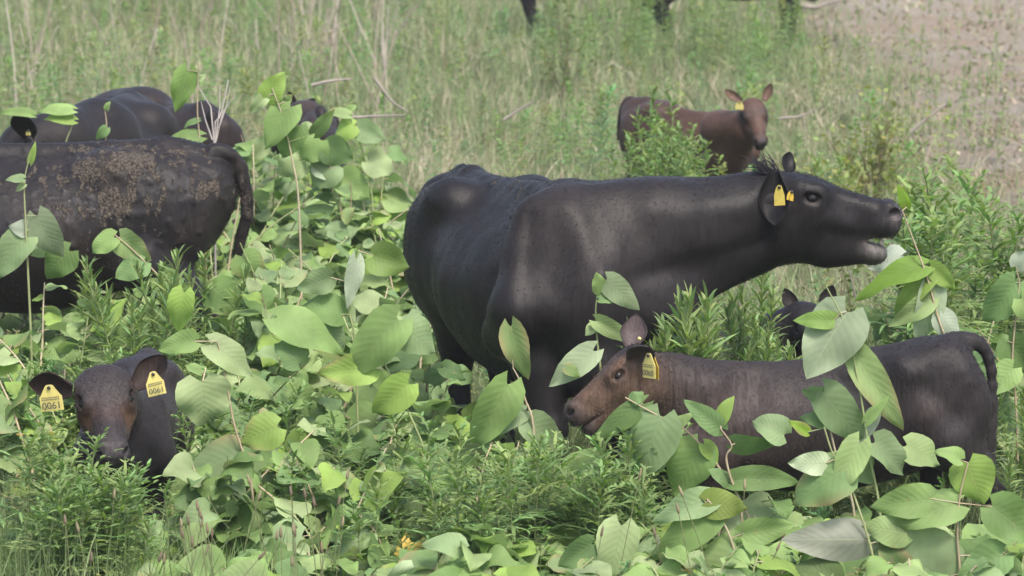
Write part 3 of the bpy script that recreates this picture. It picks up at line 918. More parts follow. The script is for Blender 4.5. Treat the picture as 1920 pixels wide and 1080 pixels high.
# ---- brown-faced calf at the front right
def paint_c2(V, H, fr, L, inner, isear):
    C = np.tile(V3(.044, .033, .031), (len(V), 1))
    px = 960 + FPX * V[:, 0] / V[:, 1]
    rear = np.clip((px - 1380) / 250, 0, 1)
    C = mixp(C, rear, (.020, .0165, .0175))
    top = np.clip((V[:, 2] - .66) / .12, 0, 1)
    C = mixp(C, .75 * top, (.014, .012, .0125))
    C = mixp(C, .9 * gauss(V, at(1600, 735, 13.9), (.10, 1, .09)), (.009, .008, .0085))
    C = mixp(C, .5 * gauss(V, at(1735, 770, 13.85), (.06, 1, .05)), (.028, .016, .015))
    brown = V3(.105, .064, .042)
    C = mixp(C, .85 * np.clip((1.0 - np.linalg.norm((V - H(.45, 0, -.22)) / L, axis=1) / .62) * 3, 0, 1), brown)
    C = mixp(C, .6 * gauss(V, at(1235, 745, 13.85), (.09, .5, .12)), (.062, .042, .034))
    C = mixp(C, 1.2 * gl(V, H, fr, L, .10, 0, .02, .24), (.017, .014, .0145))
    C = mixp(C, .9 * gl(V, H, fr, L, .40, 0, .02, .14), (.036, .027, .026))
    for s in (1, -1):
        C = mixp(C, 1.1 * gl(V, H, fr, L, .37, s * .2, -.115, .085), (.024, .020, .020))
        C = mixp(C, .5 * gl(V, H, fr, L, .27, s * .18, -.03, .07), (.13, .072, .04))
        C = mixp(C, .6 * gl(V, H, fr, L, .75, s * .12, -.2, .12), (.13, .085, .06))
    C = mixp(C, 1.3 * gl(V, H, fr, L, 1.02, 0, -.14, .15), (.028, .024, .026))
    C = mixp(C, 1.1 * gl(V, H, fr, L, .92, 0, -.32, .13), (.03, .026, .027))
    C = mixp(C, isear, (.022, .018, .018))
    C = mixp(C, isear * inner * .75, (.075, .055, .055))
    return C
c2_head = at(1192, 652, 13.86)
def c2_post(root, O, H, fr, J, V, Nn, C):
    tag_part(root, O, at(1216, 662, 13.70), V3(.62, -.78, 0.02), V3(.02, .03, 1), .066, .088, "0060")
    tag_part(root, O, at(1224, 666, 13.755), V3(-.60, .7, .1), V3(-.16, -.05, 1), .062, .082, None, M_TAGD)
    mb = MB(); c = at(1199, 635, 13.92)
    tube(mb, [c, c + V3(-.001, -.004, 0), c + V3(-.002, -.008, .0)], [.007, .007, .001], 8, (.7, .6, .2))
    link("tag_stud", mb.build("tag_stud", O), M_TAG, root)
    fur(root, O, V, Nn, C, 21, 50000, .011, .0011, V3(.75, 0, -.6), .5, keep=lambda p: (p[:, 2] > .3))
def c2_disp(V):
    px = 960 + FPX * V[:, 0] / V[:, 1]
    w = np.clip((px - 1215) / 40, 0, 1) * np.clip((1480 - px) / 120, 0, 1) * np.clip((V[:, 2] - .42) / .1, 0, 1) * np.clip((.80 - V[:, 2]) / .08, 0, 1)
    n = np.array([mnoise.fractal(Vector((p[0] * 40 + 2.0 * p[2], p[1] * 6, p[2] * 4)), 0.9, 2, 2) for p in V])
    wr = 1 - np.abs(n) * 2.2
    sc = .016 * crease(V, [(1330, 735), (1345, 800), (1325, 860)], 34, 14.0) - .016 * crease(V, [(1415, 730), (1420, 820)], 28, 14.0) - .026 * crease(V, [(1600, 715), (1640, 790)], 36, 14.0) \
        + .016 * crease(V, [(1690, 682), (1710, 700)], 22, 14.0) + .020 * crease(V, [(1740, 790), (1770, 850)], 40, 14.0) + .012 * crease(V, [(1805, 700), (1812, 715)], 20, 14.0) - .012 * crease(V, [(1735, 725), (1790, 780)], 22, 14.0)
    return w * .0055 * wr + .002 * nz3(V, 7) + sc
c2_tab = np.array([(-.905, .70, .62, .01), (-.89, .765, .54, .09), (-.84, .835, .46, .14), (-.75, .862, .39, .165), (-.60, .832, .34, .17), (-.42, .80, .31, .19), (-.24, .775, .31, .19),
          (-.06, .765, .33, .175), (.06, .755, .36, .135), (.14, .72, .39, .11), (.19, .64, .46, .06), (.21, .58, .54, .01)])
calf2 = bovine("calf", "brown-faced dark calf side-on at the right front, wearing tag 0060", "calf",
    (at(1345, 800, 14.0)[0], 14.0, 0), (-1, -.04), S=1.0, calf=True, tab=c2_tab, mat=M_BROWN, h=.009,
    neck=[(at(1335, 765, 13.97), .130, at(1262, 735, 13.92), .118, Y3, .75), (at(1262, 735, 13.92), .115, at(1205, 718, 13.88), .105, Y3, .8),
          (at(1245, 690, 13.92), .022, at(1420, 712, 14.0), .03, Y3, .9)],
    headf=(at(1196, 648, 13.86), V3(-.80, -.13, -.62), V3(-.62, 0, .80)), L=.332,
    ears=[(at(1186, 672, 13.795), V3(.30, -.62, .30), V3(-.08, -.75, -.62), .135, .105, .55),
          (at(1183, 655, 13.95), V3(.16, .45, .9), V3(-.15, -.85, .35), .135, .095, .45)],
    tail=[at(1755, 652, 14.0), at(1800, 636, 14.0), at(1838, 644, 14.0), at(1858, 690, 14.0), at(1860, 770, 14.0), at(1853, 870, 14.0)],
    legs=[((0.0, .12, .46), (0.03, .11, .28), (0.02, .11, .09), (0.05, .11, .025)), ((0.02, -.12, .46), (-0.03, -.11, .28), (-0.05, -.11, .09), (-0.02, -.11, .025)),
          ((-.82, .12, .50), (-.98, .11, .31), (-.93, .11, .09), (-.90, .11, .025)), ((-.78, -.12, .50), (-.78, -.11, .30), (-.70, -.11, .09), (-.67, -.11, .025))],
    paint=paint_c2, post=c2_post, disp=c2_disp, tailr=.026,
    extra=lambda B, W, H, fr: (B.ell(W(-.80, .12, .62), np.eye(3), V3(.16, .075, .20), .06), B.ell(W(-.80, -.12, .62), np.eye(3), V3(.16, .075, .20), .06),
                               B.cap(at(1700, 700, 13.93), at(1785, 672, 13.95), .06, .05, .09),
                               B.cap(at(1832, 760, 14.0), at(1838, 870, 13.98), .035, .04, .06)))

# ---- calf facing the camera at the front left
def paint_c1(V, H, fr, L, inner, isear):
    C = np.tile(V3(.021, .0175, .019), (len(V), 1))
    C = mixp(C, .5 * gl(V, H, fr, L, .3, 0, .02, .35), (.030, .025, .025))
    C = mixp(C, .5 * gl(V, H, fr, L, .6, 0, 0, .10), (.06, .04, .038))
    for s in (1, -1):
        C = mixp(C, .75 * gl(V, H, fr, L, .55, s * .19, -.16, .14), (.10, .050, .028))
        C = mixp(C, .6 * gl(V, H, fr, L, .25, s * .24, -.10, .08), (.10, .045, .024))
        C = mixp(C, .9 * gl(V, H, fr, L, .39, s * .235, -.05, .085), (.012, .010, .011))
    C = mixp(C, .5 * gl(V, H, fr, L, 1.0, 0, -.1, .13), (.07, .062, .068))
    C = mixp(C, .85 * gl(V, H, fr, L, .25, 0, .02, .09), (.020, .017, .018))
    C = mixp(C, isear, (.036, .022, .018))
    C = mixp(C, isear * inner * .35, (.016, .013, .012))
    return C
def c1_post(root, O, H, fr, J, V, Nn, C):
    tag_part(root, O, at(91, 722, 13.36), V3(1, -.08, .12), V3(-.13, -.10, 1), .078, .092, "0061")
    tag_part(root, O, at(286, 697, 13.37), V3(.93, .2, .20), V3(-.22, -.1, 1), .062, .084, "0061")
    fur(root, O, V, Nn, C, 31, 50000, .010, .0011, lambda p: np.broadcast_to(V3(-.1, .6, -.3), p.shape), .5, keep=lambda p: (p[:, 2] > .3))
h1F = V3(.17, -.76, -.63)
calf1 = bovine("calf", "dark calf facing the camera at the left front, tag 0061 in each ear", "calf",
    (at(240, 800, 13.95)[0], 13.95, 0), (-.02, -1), hw=1.10, S=1.0, calf=True, sz=.90, mat=M_BROWN, h=.009,
    neck=[(at(238, 790, 13.85), .115, at(205, 740, 13.66), .10, X3, .8), (at(255, 830, 13.80), .10, at(240, 860, 13.76), .09, X3, .9)],
    headf=(at(190, 684, 13.55), h1F, V3(.03, -.63, .77)), L=.37, wscale=.88,
    ears=[(at(136, 728, 13.50), V3(-.98, -.02, .10), V3(.05, -.88, -.45), .15, .125, .40),
          (at(252, 726, 13.52), V3(.70, -.02, .70), V3(-.25, -.93, .20), .155, .10, .40)],
    tail=[at(236, 722, 14.70), at(238, 735, 14.76), at(238, 800, 14.8), at(238, 880, 14.8)],
    paint=paint_c1, post=c1_post, disp=lambda V: .002 * nz3(V, 7))

# ---- brown calf in the background
def paint_c3(V, H, fr, L, inner, isear):
    C = np.tile(V3(.064, .033, .022), (len(V), 1))
    C = mixp(C, np.clip((at(1330, 0, 24)[0] - V[:, 0]) / .35, 0, 1) * .8, (.030, .018, .015))
    C = mixp(C, .8 * gl(V, H, fr, L, .30, 0, 0, .3), (.050, .030, .025))
    for s in (1, -1):
        C = mixp(C, 1.3 * gl(V, H, fr, L, .38, s * .21, -.10, .13), (.008, .008, .009))
        C = mixp(C, .6 * gl(V, H, fr, L, .65, s * .12, -.12, .1), (.10, .055, .035))
    C = mixp(C, 1.5 * gl(V, H, fr, L, .98, 0, -.2, .16), (.018, .017, .020))
    C = mixp(C, .7 * gl(V, H, fr, L, 1.04, 0, -.04, .07), (.10, .09, .10))
    C = mixp(C, isear * inner * .6, (.11, .07, .05))
    C = mixp(C, .8 * gauss(V, at(1378, 325, 23.4), (.07, .3, .05)), (.02, .013, .012))
    return C
def c3_post(root, O, H, fr, J, V, Nn, C):
    tag_part(root, O, at(1387, 190, 23.33), V3(1, -.1, -.05), V3(.05, -.1, 1), .048, .05, None)
bovine("calf", "brown calf standing in the weeds behind, looking toward the camera", "calf",
    (at(1352, 300, 23.8)[0], 23.8, 0), (.70, -.71), S=1.0, wscale=.9, calf=True, mat=M_BROWN, h=.010, paint=paint_c3,
    neck=[(at(1352, 245, 23.65), .125, at(1395, 235, 23.45), .09, Y3, .9), (at(1372, 300, 23.6), .08, at(1400, 250, 23.45), .07, Y3, .9)],
    headf=(at(1408, 184, 23.42), V3(.18, -.66, -.72), V3(.02, -.72, .66)), L=.30,
    ears=[(at(1391, 190, 23.44), V3(-.80, .1, .52), V3(.2, -.95, .1), .12, .055), (at(1432, 190, 23.47), V3(.38, .12, .88), V3(-.1, -.95, .2), .115, .055)],
    tail=[at(1185, 186, 24.33), at(1172, 192, 24.36), at(1163, 215, 24.36), at(1160, 260, 24.36)], tailr=.02, post=c3_post)

# ---- black calf lying down behind the bellowing cow
def paint_b(V, H, fr, L, inner, isear):
    return mixp(np.tile(BLK * .9, (len(V), 1)), isear * inner * .6, (.035, .028, .028))
bovine("calf", "black calf lying in the weeds below the bellowing cow's chin, ears pricked", "calf",
    (at(1420, 620, 16.4)[0], 16.4, 0), (.95, -.25), S=1.0, calf=True, lying=.20, paint=paint_b, h=.011,
    neck=[(at(1440, 650, 16.35), .12, at(1500, 600, 16.3), .08, Y3, .9)],
    headf=(at(1518, 572, 16.28), V3(.12, -.8, -.55), V3(0, -.5, .85)), L=.30, fine_head=False,
    ears=[(at(1494, 588, 16.30), V3(-.45, .1, .9), V3(.1, -.95, .1), .115, .06), (at(1542, 586, 16.30), V3(.35, .1, .9), V3(-.1, -.95, .1), .12, .07)],
    tail=[at(1060, 620, 16.6), at(1052, 640, 16.62), at(1050, 700, 16.62)],
    legs=[((0.02, s * .12, .30), (0.16, s * .16, .08), (0.02, s * .17, .05), (-0.06, s * .17, .04)) for s in (1, -1)] +
         [((-.56, s * .13, .32), (-.38, s * .2, .08), (-.58, s * .2, .05), (-.66, s * .2, .04)) for s in (1, -1)])

# ---- cattle at the very top of the frame, mostly above it
for (px, dirx, lb, Yd) in ((1090, 1, "black cow at the top edge, farther left of two, belly and legs behind weeds", 40.0), (1345, 1, "black cow at the top edge beside the bare soil, legs behind weeds", 39.3)):
    o_ = at(px + (120 if dirx > 0 else -120), 60, Yd)
    sg = dirx
    bovine("cow", lb, "cow", (o_[0], Yd, 0), (sg, -.1), S=.98, sz=.9, paint=paint_b, h=.018,
        neck=[((o_[0] + sg * .25, Yd - .05, .95), .22, (o_[0] + sg * .70, Yd - .08, 1.12), .14, Y3, .8)],
        headf=((o_[0] + sg * .68, Yd - .08, 1.26), V3(sg * .9, -.1, -.4), V3(sg * .4, 0, .9)), L=.46, fine_head=False,
        ears=[((o_[0] + sg * .68, Yd - .18, 1.22), V3(-.2, -.9, .1), V3(sg * .5, -.3, -.7), .18, .1), ((o_[0] + sg * .68, Yd + .03, 1.22), V3(-.2, .9, .1), V3(sg * .5, .3, -.7), .18, .1)],
        tail=[(o_[0] - sg * 1.26, Yd + .13, 1.05), (o_[0] - sg * 1.34, Yd + .13, 1.0), (o_[0] - sg * 1.36, Yd + .13, .4)])
#==END ANIMALS==

# ------------------------------------------------------------------ ground
CLEAR = [  # what the plants in front of each animal leave open: outline in the picture, depth
    ([(785, 430), (820, 360), (860, 300), (900, 315), (1040, 335), (1430, 325), (1450, 285), (1560, 315), (1705, 365), (1705, 440), (1670, 510), (1560, 510), (1400, 520), (1345, 548),
      (1280, 535), (1215, 540), (1185, 590), (1110, 590), (1100, 660), (1060, 700), (1075, 750), (1010, 740), (900, 700), (850, 670), (800, 560)], 15.4),
    ([(-30, 262), (400, 262), (470, 300), (478, 400), (440, 500), (405, 430), (300, 410), (270, 450), (110, 470), (-30, 430)], 17.4),
    ([(45, 695), (110, 695), (200, 655), (312, 650), (335, 740), (340, 870), (322, 985), (290, 985), (284, 880), (262, 850), (205, 852), (195, 810), (150, 775), (50, 785)], 13.8),
    ([(1045, 770), (1100, 650), (1180, 590), (1240, 640), (1400, 675), (1650, 655), (1790, 620), (1880, 650), (1865, 840), (1700, 820), (1500, 790), (1350, 800), (1230, 790), (1100, 810)], 13.9),
    ([(1150, 150), (1250, 150), (1240, 168), (1322, 205), (1330, 185), (1380, 160), (1455, 160), (1455, 270), (1400, 330), (1350, 350), (1352, 290), (1340, 250), (1300, 215), (1230, 180), (1190, 205), (1175, 240), (1150, 240)], 23.6),
    ([(60, 225), (110, 180), (150, 160), (240, 150), (285, 165), (300, 200), (180, 205), (120, 232)], 19.6), ([(330, 180), (400, 185), (410, 215), (330, 215)], 20.0),
    ([(545, 175), (605, 185), (635, 235), (570, 245)], 22.0),
    ([(1470, 545), (1570, 545), (1562, 585), (1478, 582)], 16.0),
    ([(1640, 340), (1720, 340), (1720, 520), (1600, 520)], 15.2)]
def blocked(p, pad=0.0):
    x, y = proj(p)
    for poly, Y in CLEAR:
        if p[1] < Y and in_poly(x, y, poly):
            return True
    for a, b, r, z0 in FOOT:
        if p[2] < z0 - .1 or p[2] > 1.35: continue
        ba = b - a
        t = np.clip(((p[:2] - a) @ ba) / (ba @ ba), 0, 1)
        if np.linalg.norm(p[:2] - a - t * ba) < r + pad:
            return True
    return False
def gh(x, y):
    return 0.05 * math.sin(x * .9 + 1.3) * math.sin(y * .37) + .03 * math.sin(x * 2.3 + y * 1.1)
gx = np.concatenate([np.linspace(-120, -12, 12), np.linspace(-11, 11, 89), np.linspace(12, 120, 12)])
gy = np.concatenate([np.linspace(-20, 9, 8), np.linspace(9.5, 60, 180), np.linspace(64, 320, 20)])
GX, GY = np.meshgrid(gx, gy, indexing='ij')
GZ = 0.05 * np.sin(GX * .9 + 1.3) * np.sin(GY * .37) + .03 * np.sin(GX * 2.3 + GY * 1.1)
gv = np.stack([GX.ravel(), GY.ravel(), GZ.ravel()], 1)
ny_ = len(gy)
gi = np.arange(len(gx) - 1)[:, None] * ny_ + np.arange(ny_ - 1)[None]
gi = gi.ravel()
gq = np.stack([gi, gi + ny_, gi + ny_ + 1, gi + 1], 1)
def soil_mask(x, y):
    """1 on the bare soil at the upper right"""
    px = 960 + FPX * x / y
    m = 1 / (1 + np.exp(-((px - 1490 - 14 * (41 - y) + 60 * np.sin(x * 3.1 + y * 1.3)) / 55)))
    m2 = 1 / (1 + np.exp(-((y - 23.5) / 1.0)))
    return m * m2
m, nt, P, out = new_mat("meadow_soil")
tc = N(nt, "ShaderNodeTexCoord")
n1 = N(nt, "ShaderNodeTexNoise", i_Scale=0.8, i_Detail=6.0); nt.links.new(tc.outputs['Object'], n1.inputs['Vector'])
n2 = N(nt, "ShaderNodeTexNoise", i_Scale=26.0, i_Detail=8.0, i_Roughness=.75); nt.links.new(tc.outputs['Object'], n2.inputs['Vector'])
c1 = ramp(nt, n1.outputs[0], [(.40, (.10, .13, .05)), (.62, (.19, .185, .10))])
a = attr(nt)
sepc = N(nt, "ShaderNodeSeparateColor"); nt.links.new(a.outputs['Color'], sepc.inputs[0])
c1 = mixc(nt, sepc.outputs[0], c1, ramp(nt, n1.outputs[0], [(.35, (.35, .275, .205)), (.65, (.37, .335, .28))]))
c2 = mixc(nt, 1.0, c1, ramp(nt, n2.outputs[0], [(.3, .55), (.7, 1.35)]), 'MULTIPLY')
nt.links.new(c2, P.inputs['Base Color'])
P.inputs['Roughness'].default_value = .95
P.inputs['Specular IOR Level'].default_value = .1
bp = N(nt, "ShaderNodeBump", i_Strength=1.0, i_Distance=.06); nt.links.new(n2.outputs[0], bp.inputs['Height']); nt.links.new(bp.outputs[0], P.inputs['Normal'])
sm_ = soil_mask(gv[:, 0], np.maximum(gv[:, 1], 5))
g = link("ground", make_mesh("ground", gv, [gq], np.repeat(sm_[:, None], 3, 1)), m)
g["kind"] = "structure"

# ------------------------------------------------------------------ grass (uncountable)
def lowfreq(x, y, s, seed):
    return (np.sin(x * s + seed) * np.sin(y * s * .63 + seed * 2.1) + .6 * np.sin(x * s * 2.3 + y * s * 1.7 + seed * 3) + .4 * np.sin(x * s * 4.9 - y * s * 3.1 + seed)) / 2
def blades(name, label, n, px0, px1, y0, y1, hmin, hmax, cols, seed, width=.006, lean=.35, dens=None, stiff=False, cat="grass", ymul=1.0, seg=3, mat=None):
    rg = np.random.default_rng(seed)
    Y = 1 / rg.uniform(1 / y1 ** ymul, 1 / y0 ** ymul, n) ** (1 / ymul)
    px = rg.uniform(px0, px1, n)
    X = (px - 960) / FPX * Y
    if dens is not None:
        k = rg.uniform(0, 1, n) < dens(X, Y, px)
        X, Y, px = X[k], Y[k], px[k]
        n = len(X)
    Z = 0.05 * np.sin(X * .9 + 1.3) * np.sin(Y * .37) + .03 * np.sin(X * 2.3 + Y * 1.1)
    h = rg.uniform(hmin, hmax, n) * rg.uniform(.6, 1.1, n)
    az = rg.uniform(0, 2 * math.pi, n)
    ln = np.abs(rg.normal(0, lean, n))
    D = np.stack([np.cos(az), np.sin(az)], 1)
    fa = rg.uniform(0, 2 * math.pi, n)
    S = np.stack([np.cos(fa), np.sin(fa), np.zeros(n)], 1) * (width * rg.uniform(.6, 1.4, n) * np.maximum(1, Y / 22))[:, None] / 2
    base = np.stack([X, Y, Z - .01], 1)
    rows = []
    for i in range(seg + 1):
        t = i / seg
        bend = ln * t ** (1.2 if stiff else 2.0)
        p = base + np.stack([D[:, 0] * h * bend, D[:, 1] * h * bend, h * (t - .35 * bend * t)], 1)
        w = 1 - t ** 2 * .92
        rows += [p - S * w, p + S * w]
    V = np.stack(rows, 1).reshape(-1, 3)
    k = (np.arange(n) * (2 * seg + 2))[:, None]
    Q = np.concatenate([k + np.array([[2 * i, 2 * i + 1, 2 * i + 3, 2 * i + 2]]) for i in range(seg)])
    cols = np.asarray(cols, float)
    lf = (lowfreq(X, Y, .9, seed) + 1) / 2
    ci = np.clip((lf * .6 + rg.uniform(0, .7, n)) * len(cols) / 1.25, 0, len(cols) - 1).astype(int)
    C = cols[ci] * rg.uniform(.75, 1.25, (n, 1))
    C = np.repeat(C, 2 * seg + 2, axis=0)
    o = link(name, make_mesh(name, V, [Q], C), mat or M_GRASS)
    o["kind"] = "stuff"; o["label"] = label; o["category"] = cat
    return o
GREENS = [(.15, .215, .085), (.185, .25, .11), (.225, .28, .14), (.28, .30, .18), (.39, .35, .26)]
STRAW = [(.46, .40, .30), (.40, .34, .26), (.52, .45, .35), (.30, .26, .19)]
def d_back(X, Y, px):
    return (1 - .97 * soil_mask(X, Y)) * np.clip(.55 + .6 * lowfreq(X, Y, 1.1, 2), .1, 1)
blades("meadow_grass", "green meadow grass behind the cattle, thinning toward the bare soil", 300000, -900, 2820, 16, 62, .12, .42, GREENS, 1, .0065, .45, d_back)
blades("near_grass", "grass growing low between the broad-leaved plants", 150000, -800, 2720, 10.5, 17, .12, .38, GREENS[:4], 2, .007, .5)
def d_straw(X, Y, px):
    a = 1.6 * np.exp(-((px - 260) / 150) ** 2 - ((Y - 32) / 5) ** 2) + 1.4 * np.exp(-((px - 880) / 200) ** 2 - ((Y - 25.5) / 2.5) ** 2) + .4 * np.exp(-((px - 1450) / 220) ** 2 - ((Y - 30) / 5) ** 2)
    return np.clip(a + .20 + .35 * np.clip(lowfreq(X, Y, 1.4, 5), 0, 1) - .35 * soil_mask(X, Y), 0, 1)
blades("straw", "dry straw and dead stems lying in patches through the meadow", 165000, -900, 2820, 18, 62, .10, .42, STRAW, 3, .006, 1.1, d_straw, stiff=True, cat="straw")
blades("soil_litter", "clods, chips and dead stems littering the bare soil", 60000, 1300, 2700, 22, 60, .02, .09, [(.38, .32, .25), (.32, .26, .20), (.27, .22, .17), (.20, .24, .11), (.42, .36, .29)], 9, .022, 1.3,
       lambda X, Y, px: np.clip(soil_mask(X, Y), 0, 1) * np.clip(.45 + .5 * lowfreq(X, Y, 2.2, 3), .12, 1), stiff=True, cat="litter")
blades("foreground_grass", "longer grass blades in the lower left corner", 5200, -120, 560, 11.4, 13.0, .30, .62, [(.10, .16, .05), (.14, .20, .08), (.17, .22, .10)], 4, .008, .55, seg=5,
       dens=lambda X, Y, px: np.clip((600 - px) / 300, 0, 1))

# ------------------------------------------------------------------ broad leaves
LEAFCOLS = [(.170, .260, .085), (.195, .290, .100), (.235, .32, .13), (.135, .220, .085), (.215, .32, .075), (.27, .34, .165), (.115, .19, .060), (.185, .26, .125)]
NU, NV = 11, 7
def leaf(mb, P0, T, Nn, L, W, droop=.5, fold=.2, wave=.1, rg=random, col=None, petiole=None):
    T = nrm(T); Nn = nrm(np.asarray(Nn, float) - T * (np.asarray(Nn) @ T)); S = np.cross(T, Nn)
    V = []; UV = []
    ph = rg.uniform(0, 6.28); fq = rg.uniform(6, 11)
    ph2 = rg.uniform(0, 6.28)
    p = np.asarray(P0, float).copy()
    twist = rg.uniform(-.25, .25)
    for i in range(NU):
        t = i / (NU - 1)
        a = droop * t
        Td = T * math.cos(a) - Nn * math.sin(a)
        Nd = Nn * math.cos(a) + T * math.sin(a)
        tw = twist * t
        Sd = S * math.cos(tw) + Nd * math.sin(tw)
        Ne = Nd * math.cos(tw) - S * math.sin(tw)
        if i: p = p + Td * L / (NU - 1)
        if t < .27: w = math.sqrt(max(1 - ((.27 - t) / .285) ** 2, 0))
        else: w = max(1 - ((t - .27) / .73) ** 1.55, 0) ** .92
        w *= W / 2
        for j in range(NV):
            v = 2 * j / (NV - 1) - 1
            av = abs(v)
            back = -.17 * L * av ** 1.6 * max(0, 1 - t * 2.6)
            e = wave * W * .5 * av * av * math.sin(fq * t * (1 if v > 0 else 1.2) + ph + (0 if v > 0 else ph2))
            jit = rg.uniform(-.025, .025) * W if av > .99 else 0
            q = p + Sd * (v * w * math.cos(fold) + math.copysign(jit, v) if w > 0.001 else 0) + Ne * (av * w * math.sin(fold) + e - .10 * W * (av ** 2) * (1 if fold >= 0 else -1) * .5) + Td * back
            V.append(q); UV.append((v * .5 + .5, t))
    Q = [[i * NV + j, i * NV + j + 1, (i + 1) * NV + j + 1, (i + 1) * NV + j] for i in range(NU - 1) for j in range(NV - 1)]
    c = np.asarray(col if col is not None else rg.choice(LEAFCOLS), float) * rg.uniform(.85, 1.15)
    edge = np.array([[1 + .15 * abs(u[0] - .5) * 2] * 3 for u in UV])
    if rg.random() < .11:                                   # browned margin or tip
        a0 = rg.uniform(0, 1); dry = V3(.30, .24, .12) / np.maximum(c, .01)
        for i_, u in enumerate(UV):
            w_ = max(0, abs(u[0] - .5) * 2 - .55) / .45 * max(0, 1 - abs(u[1] - a0) * 2.2) + max(0, u[1] - .88) * 6
            w_ = min(w_, .9)
            edge[i_] = edge[i_] * (1 - w_) + dry * w_
    mb.add(V, q=Q, col=c * edge, uv=np.array(UV))
STEMC = [(.27, .30, .14), (.36, .29, .19), (.25, .30, .13), (.40, .34, .23)]
YEL = (.50, .36, .08)
THICKET = (MB(), MB())
def knotweed(base, H, lean_dir, lean, nl, size, seed, label, group):
    rg = random.Random(seed)
    base = np.array([base[0], base[1], gh(base[0], base[1]) - .02])
    ld = V3(math.cos(lean_dir), math.sin(lean_dir), 0)
    pts = []
    for i in range(7):
        t = i / 6
        pts.append(base + V3(0, 0, H * (t - .30 * lean * t * t)) + ld * H * lean * t ** 1.6 + V3(rg.uniform(-1, 1), rg.uniform(-1, 1), 0) * .012)
    path = smooth_path(pts, 22)
    lm, st = MB(), MB()
    placed = 0
    side = rg.choice((-1, 1))
    tops = 0
    for i in range(nl):
        t = .22 + .78 * (i + .5) / nl
        p = path[min(int(t * 21), 21)]
        side = -side
        az = lean_dir + side * rg.uniform(.5, 1.5) + rg.uniform(-.4, .4)
        pit = rg.uniform(-.5, .75)
        T = V3(math.cos(az) * math.cos(pit), math.sin(az) * math.cos(pit), math.sin(pit))
        sc = size * (1 - .5 * max(t - .7, 0) / .3) * rg.uniform(.4, 1.15)
        pet = sc * .18
        q = p + T * pet
        Nn = V3(rg.uniform(-.8, .8), rg.uniform(-1.3, .5), 1)
        dr = rg.uniform(.2, 1.5)
        mid = q + T * sc * .5 * math.cos(dr * .4) - V3(0, 0, sc * .25 * dr)
        tip = q + T * sc * .8 - V3(0, 0, sc * .5 * dr)
        if blocked(mid, .03) or blocked(tip, .01) or blocked(q, .0):
            continue
        placed += 1
        c = None
        r = rg.random()
        if r < .035 and t < .6: c = YEL
        leaf(lm, q, T, Nn, sc, sc * rg.uniform(.74, 1.02), dr, rg.uniform(-.2, .55), rg.uniform(.06, .26), rg, c)
        tube(st, [p, p + T * pet * .6, q], [.0022, .002, .0016], 4, rg.choice(STEMC))
    # drop the tip of the stem if it would cross an animal
    k = 22
    for i in range(22):
        if blocked(path[i], 0.0):
            k = i
            break
    if placed < 3 or k < 7:
        return None
    sc_ = rg.choice(STEMC)
    if base[1] > 16.9:
        for a_, b_ in zip(THICKET, (st, lm)):
            if b_ is st: tube(st, path[:k], [.0078 * (1 - .7 * i / 22) for i in range(k)], 5, sc_)
            for i_ in range(len(b_.v)):
                a_.v.append(b_.v[i_]); a_.c.append(b_.c[i_]); a_.uv.append(b_.uv[i_])
            a_.q += [q_ + a_.n for q_ in b_.q]; a_.n += b_.n
        return 1
    tube(st, path[:k], [.0078 * (1 - .7 * i / 22) for i in range(k)], 5, sc_)
    root = thing("knotweed_plant", label, "plant", base, group)
    link("stem", st.build("stem", base), M_STEM, root)
    link("leaves", lm.build("leaves", base), M_LEAF, root)
    return root

def where(px, Y, x0, x1, y0, y1):
    x0, x1 = max(x0, 0), min(x1, 1920)
    t = (px - x0) / (x1 - x0)
    a = "at its left end" if t < .2 else "left of its middle" if t < .4 else "in its middle" if t < .6 else "right of its middle" if t < .8 else "at its right end"
    u = (Y - y0) / (y1 - y0)
    return (", front row, " if u < .33 else ", second row, " if u < .66 else ", back row, ") + a
def zone(n, x0, x1, y0, y1, h0, h1, size, seed, label, group, nl=(12, 19), test=None):
    rg = random.Random(seed)
    c = 0
    for i in range(n):
        for _ in range(12):
            px = rg.uniform(x0, x1); Y = 1 / rg.uniform(1 / y1, 1 / y0)
            X = (px - 960) / FPX * Y
            if test and not test(px, Y): continue
            if not any(np.linalg.norm(V3(X, Y) - a - np.clip(((V3(X, Y) - a) @ (b - a)) / ((b - a) @ (b - a)), 0, 1) * (b - a)) < r - .02 for a, b, r, z in FOOT): break
        if knotweed((X, Y), rg.uniform(h0, h1), rg.uniform(0, 6.28), rg.uniform(.15, .7), rg.randint(*nl), size, seed * 1000 + i, label + where(px, Y, x0, x1, y0, y1), group):
            c += 1
    return c
#==ZONES==
zone(60, 470, 830, 16.0, 20.6, .62, .98, .20, 1, "tall knotweed thicket left of the bellowing cow", "knotweed in the middle thicket", nl=(15, 23))
zone(46, 330, 880, 13.2, 16.0, .38, .72, .205, 2, "low knotweed left of the bellowing cow's legs", "knotweed in front of the thicket", nl=(15, 23))
zone(34, -120, 470, 14.6, 16.9, .45, .84, .20, 3, "knotweed before the muddy cow's legs", "knotweed below the muddy cow")
zone(20, -150, 380, 12.2, 13.3, .25, .45, .20, 4, "knotweed around the camera-facing calf", "knotweed around the front left calf")
zone(46, 380, 1060, 11.9, 13.3, .25, .55, .225, 5, "knotweed along the bottom middle edge", "knotweed at the bottom middle", nl=(15, 23))
zone(44, 1050, 1500, 12.0, 13.6, .25, .55, .21, 6, "knotweed before the brown-faced calf's chest", "knotweed in front of the calf", nl=(15, 23))
zone(44, 1450, 2050, 12.0, 13.6, .25, .58, .22, 7, "knotweed before the brown-faced calf's hind legs", "knotweed at the lower right", nl=(15, 23))
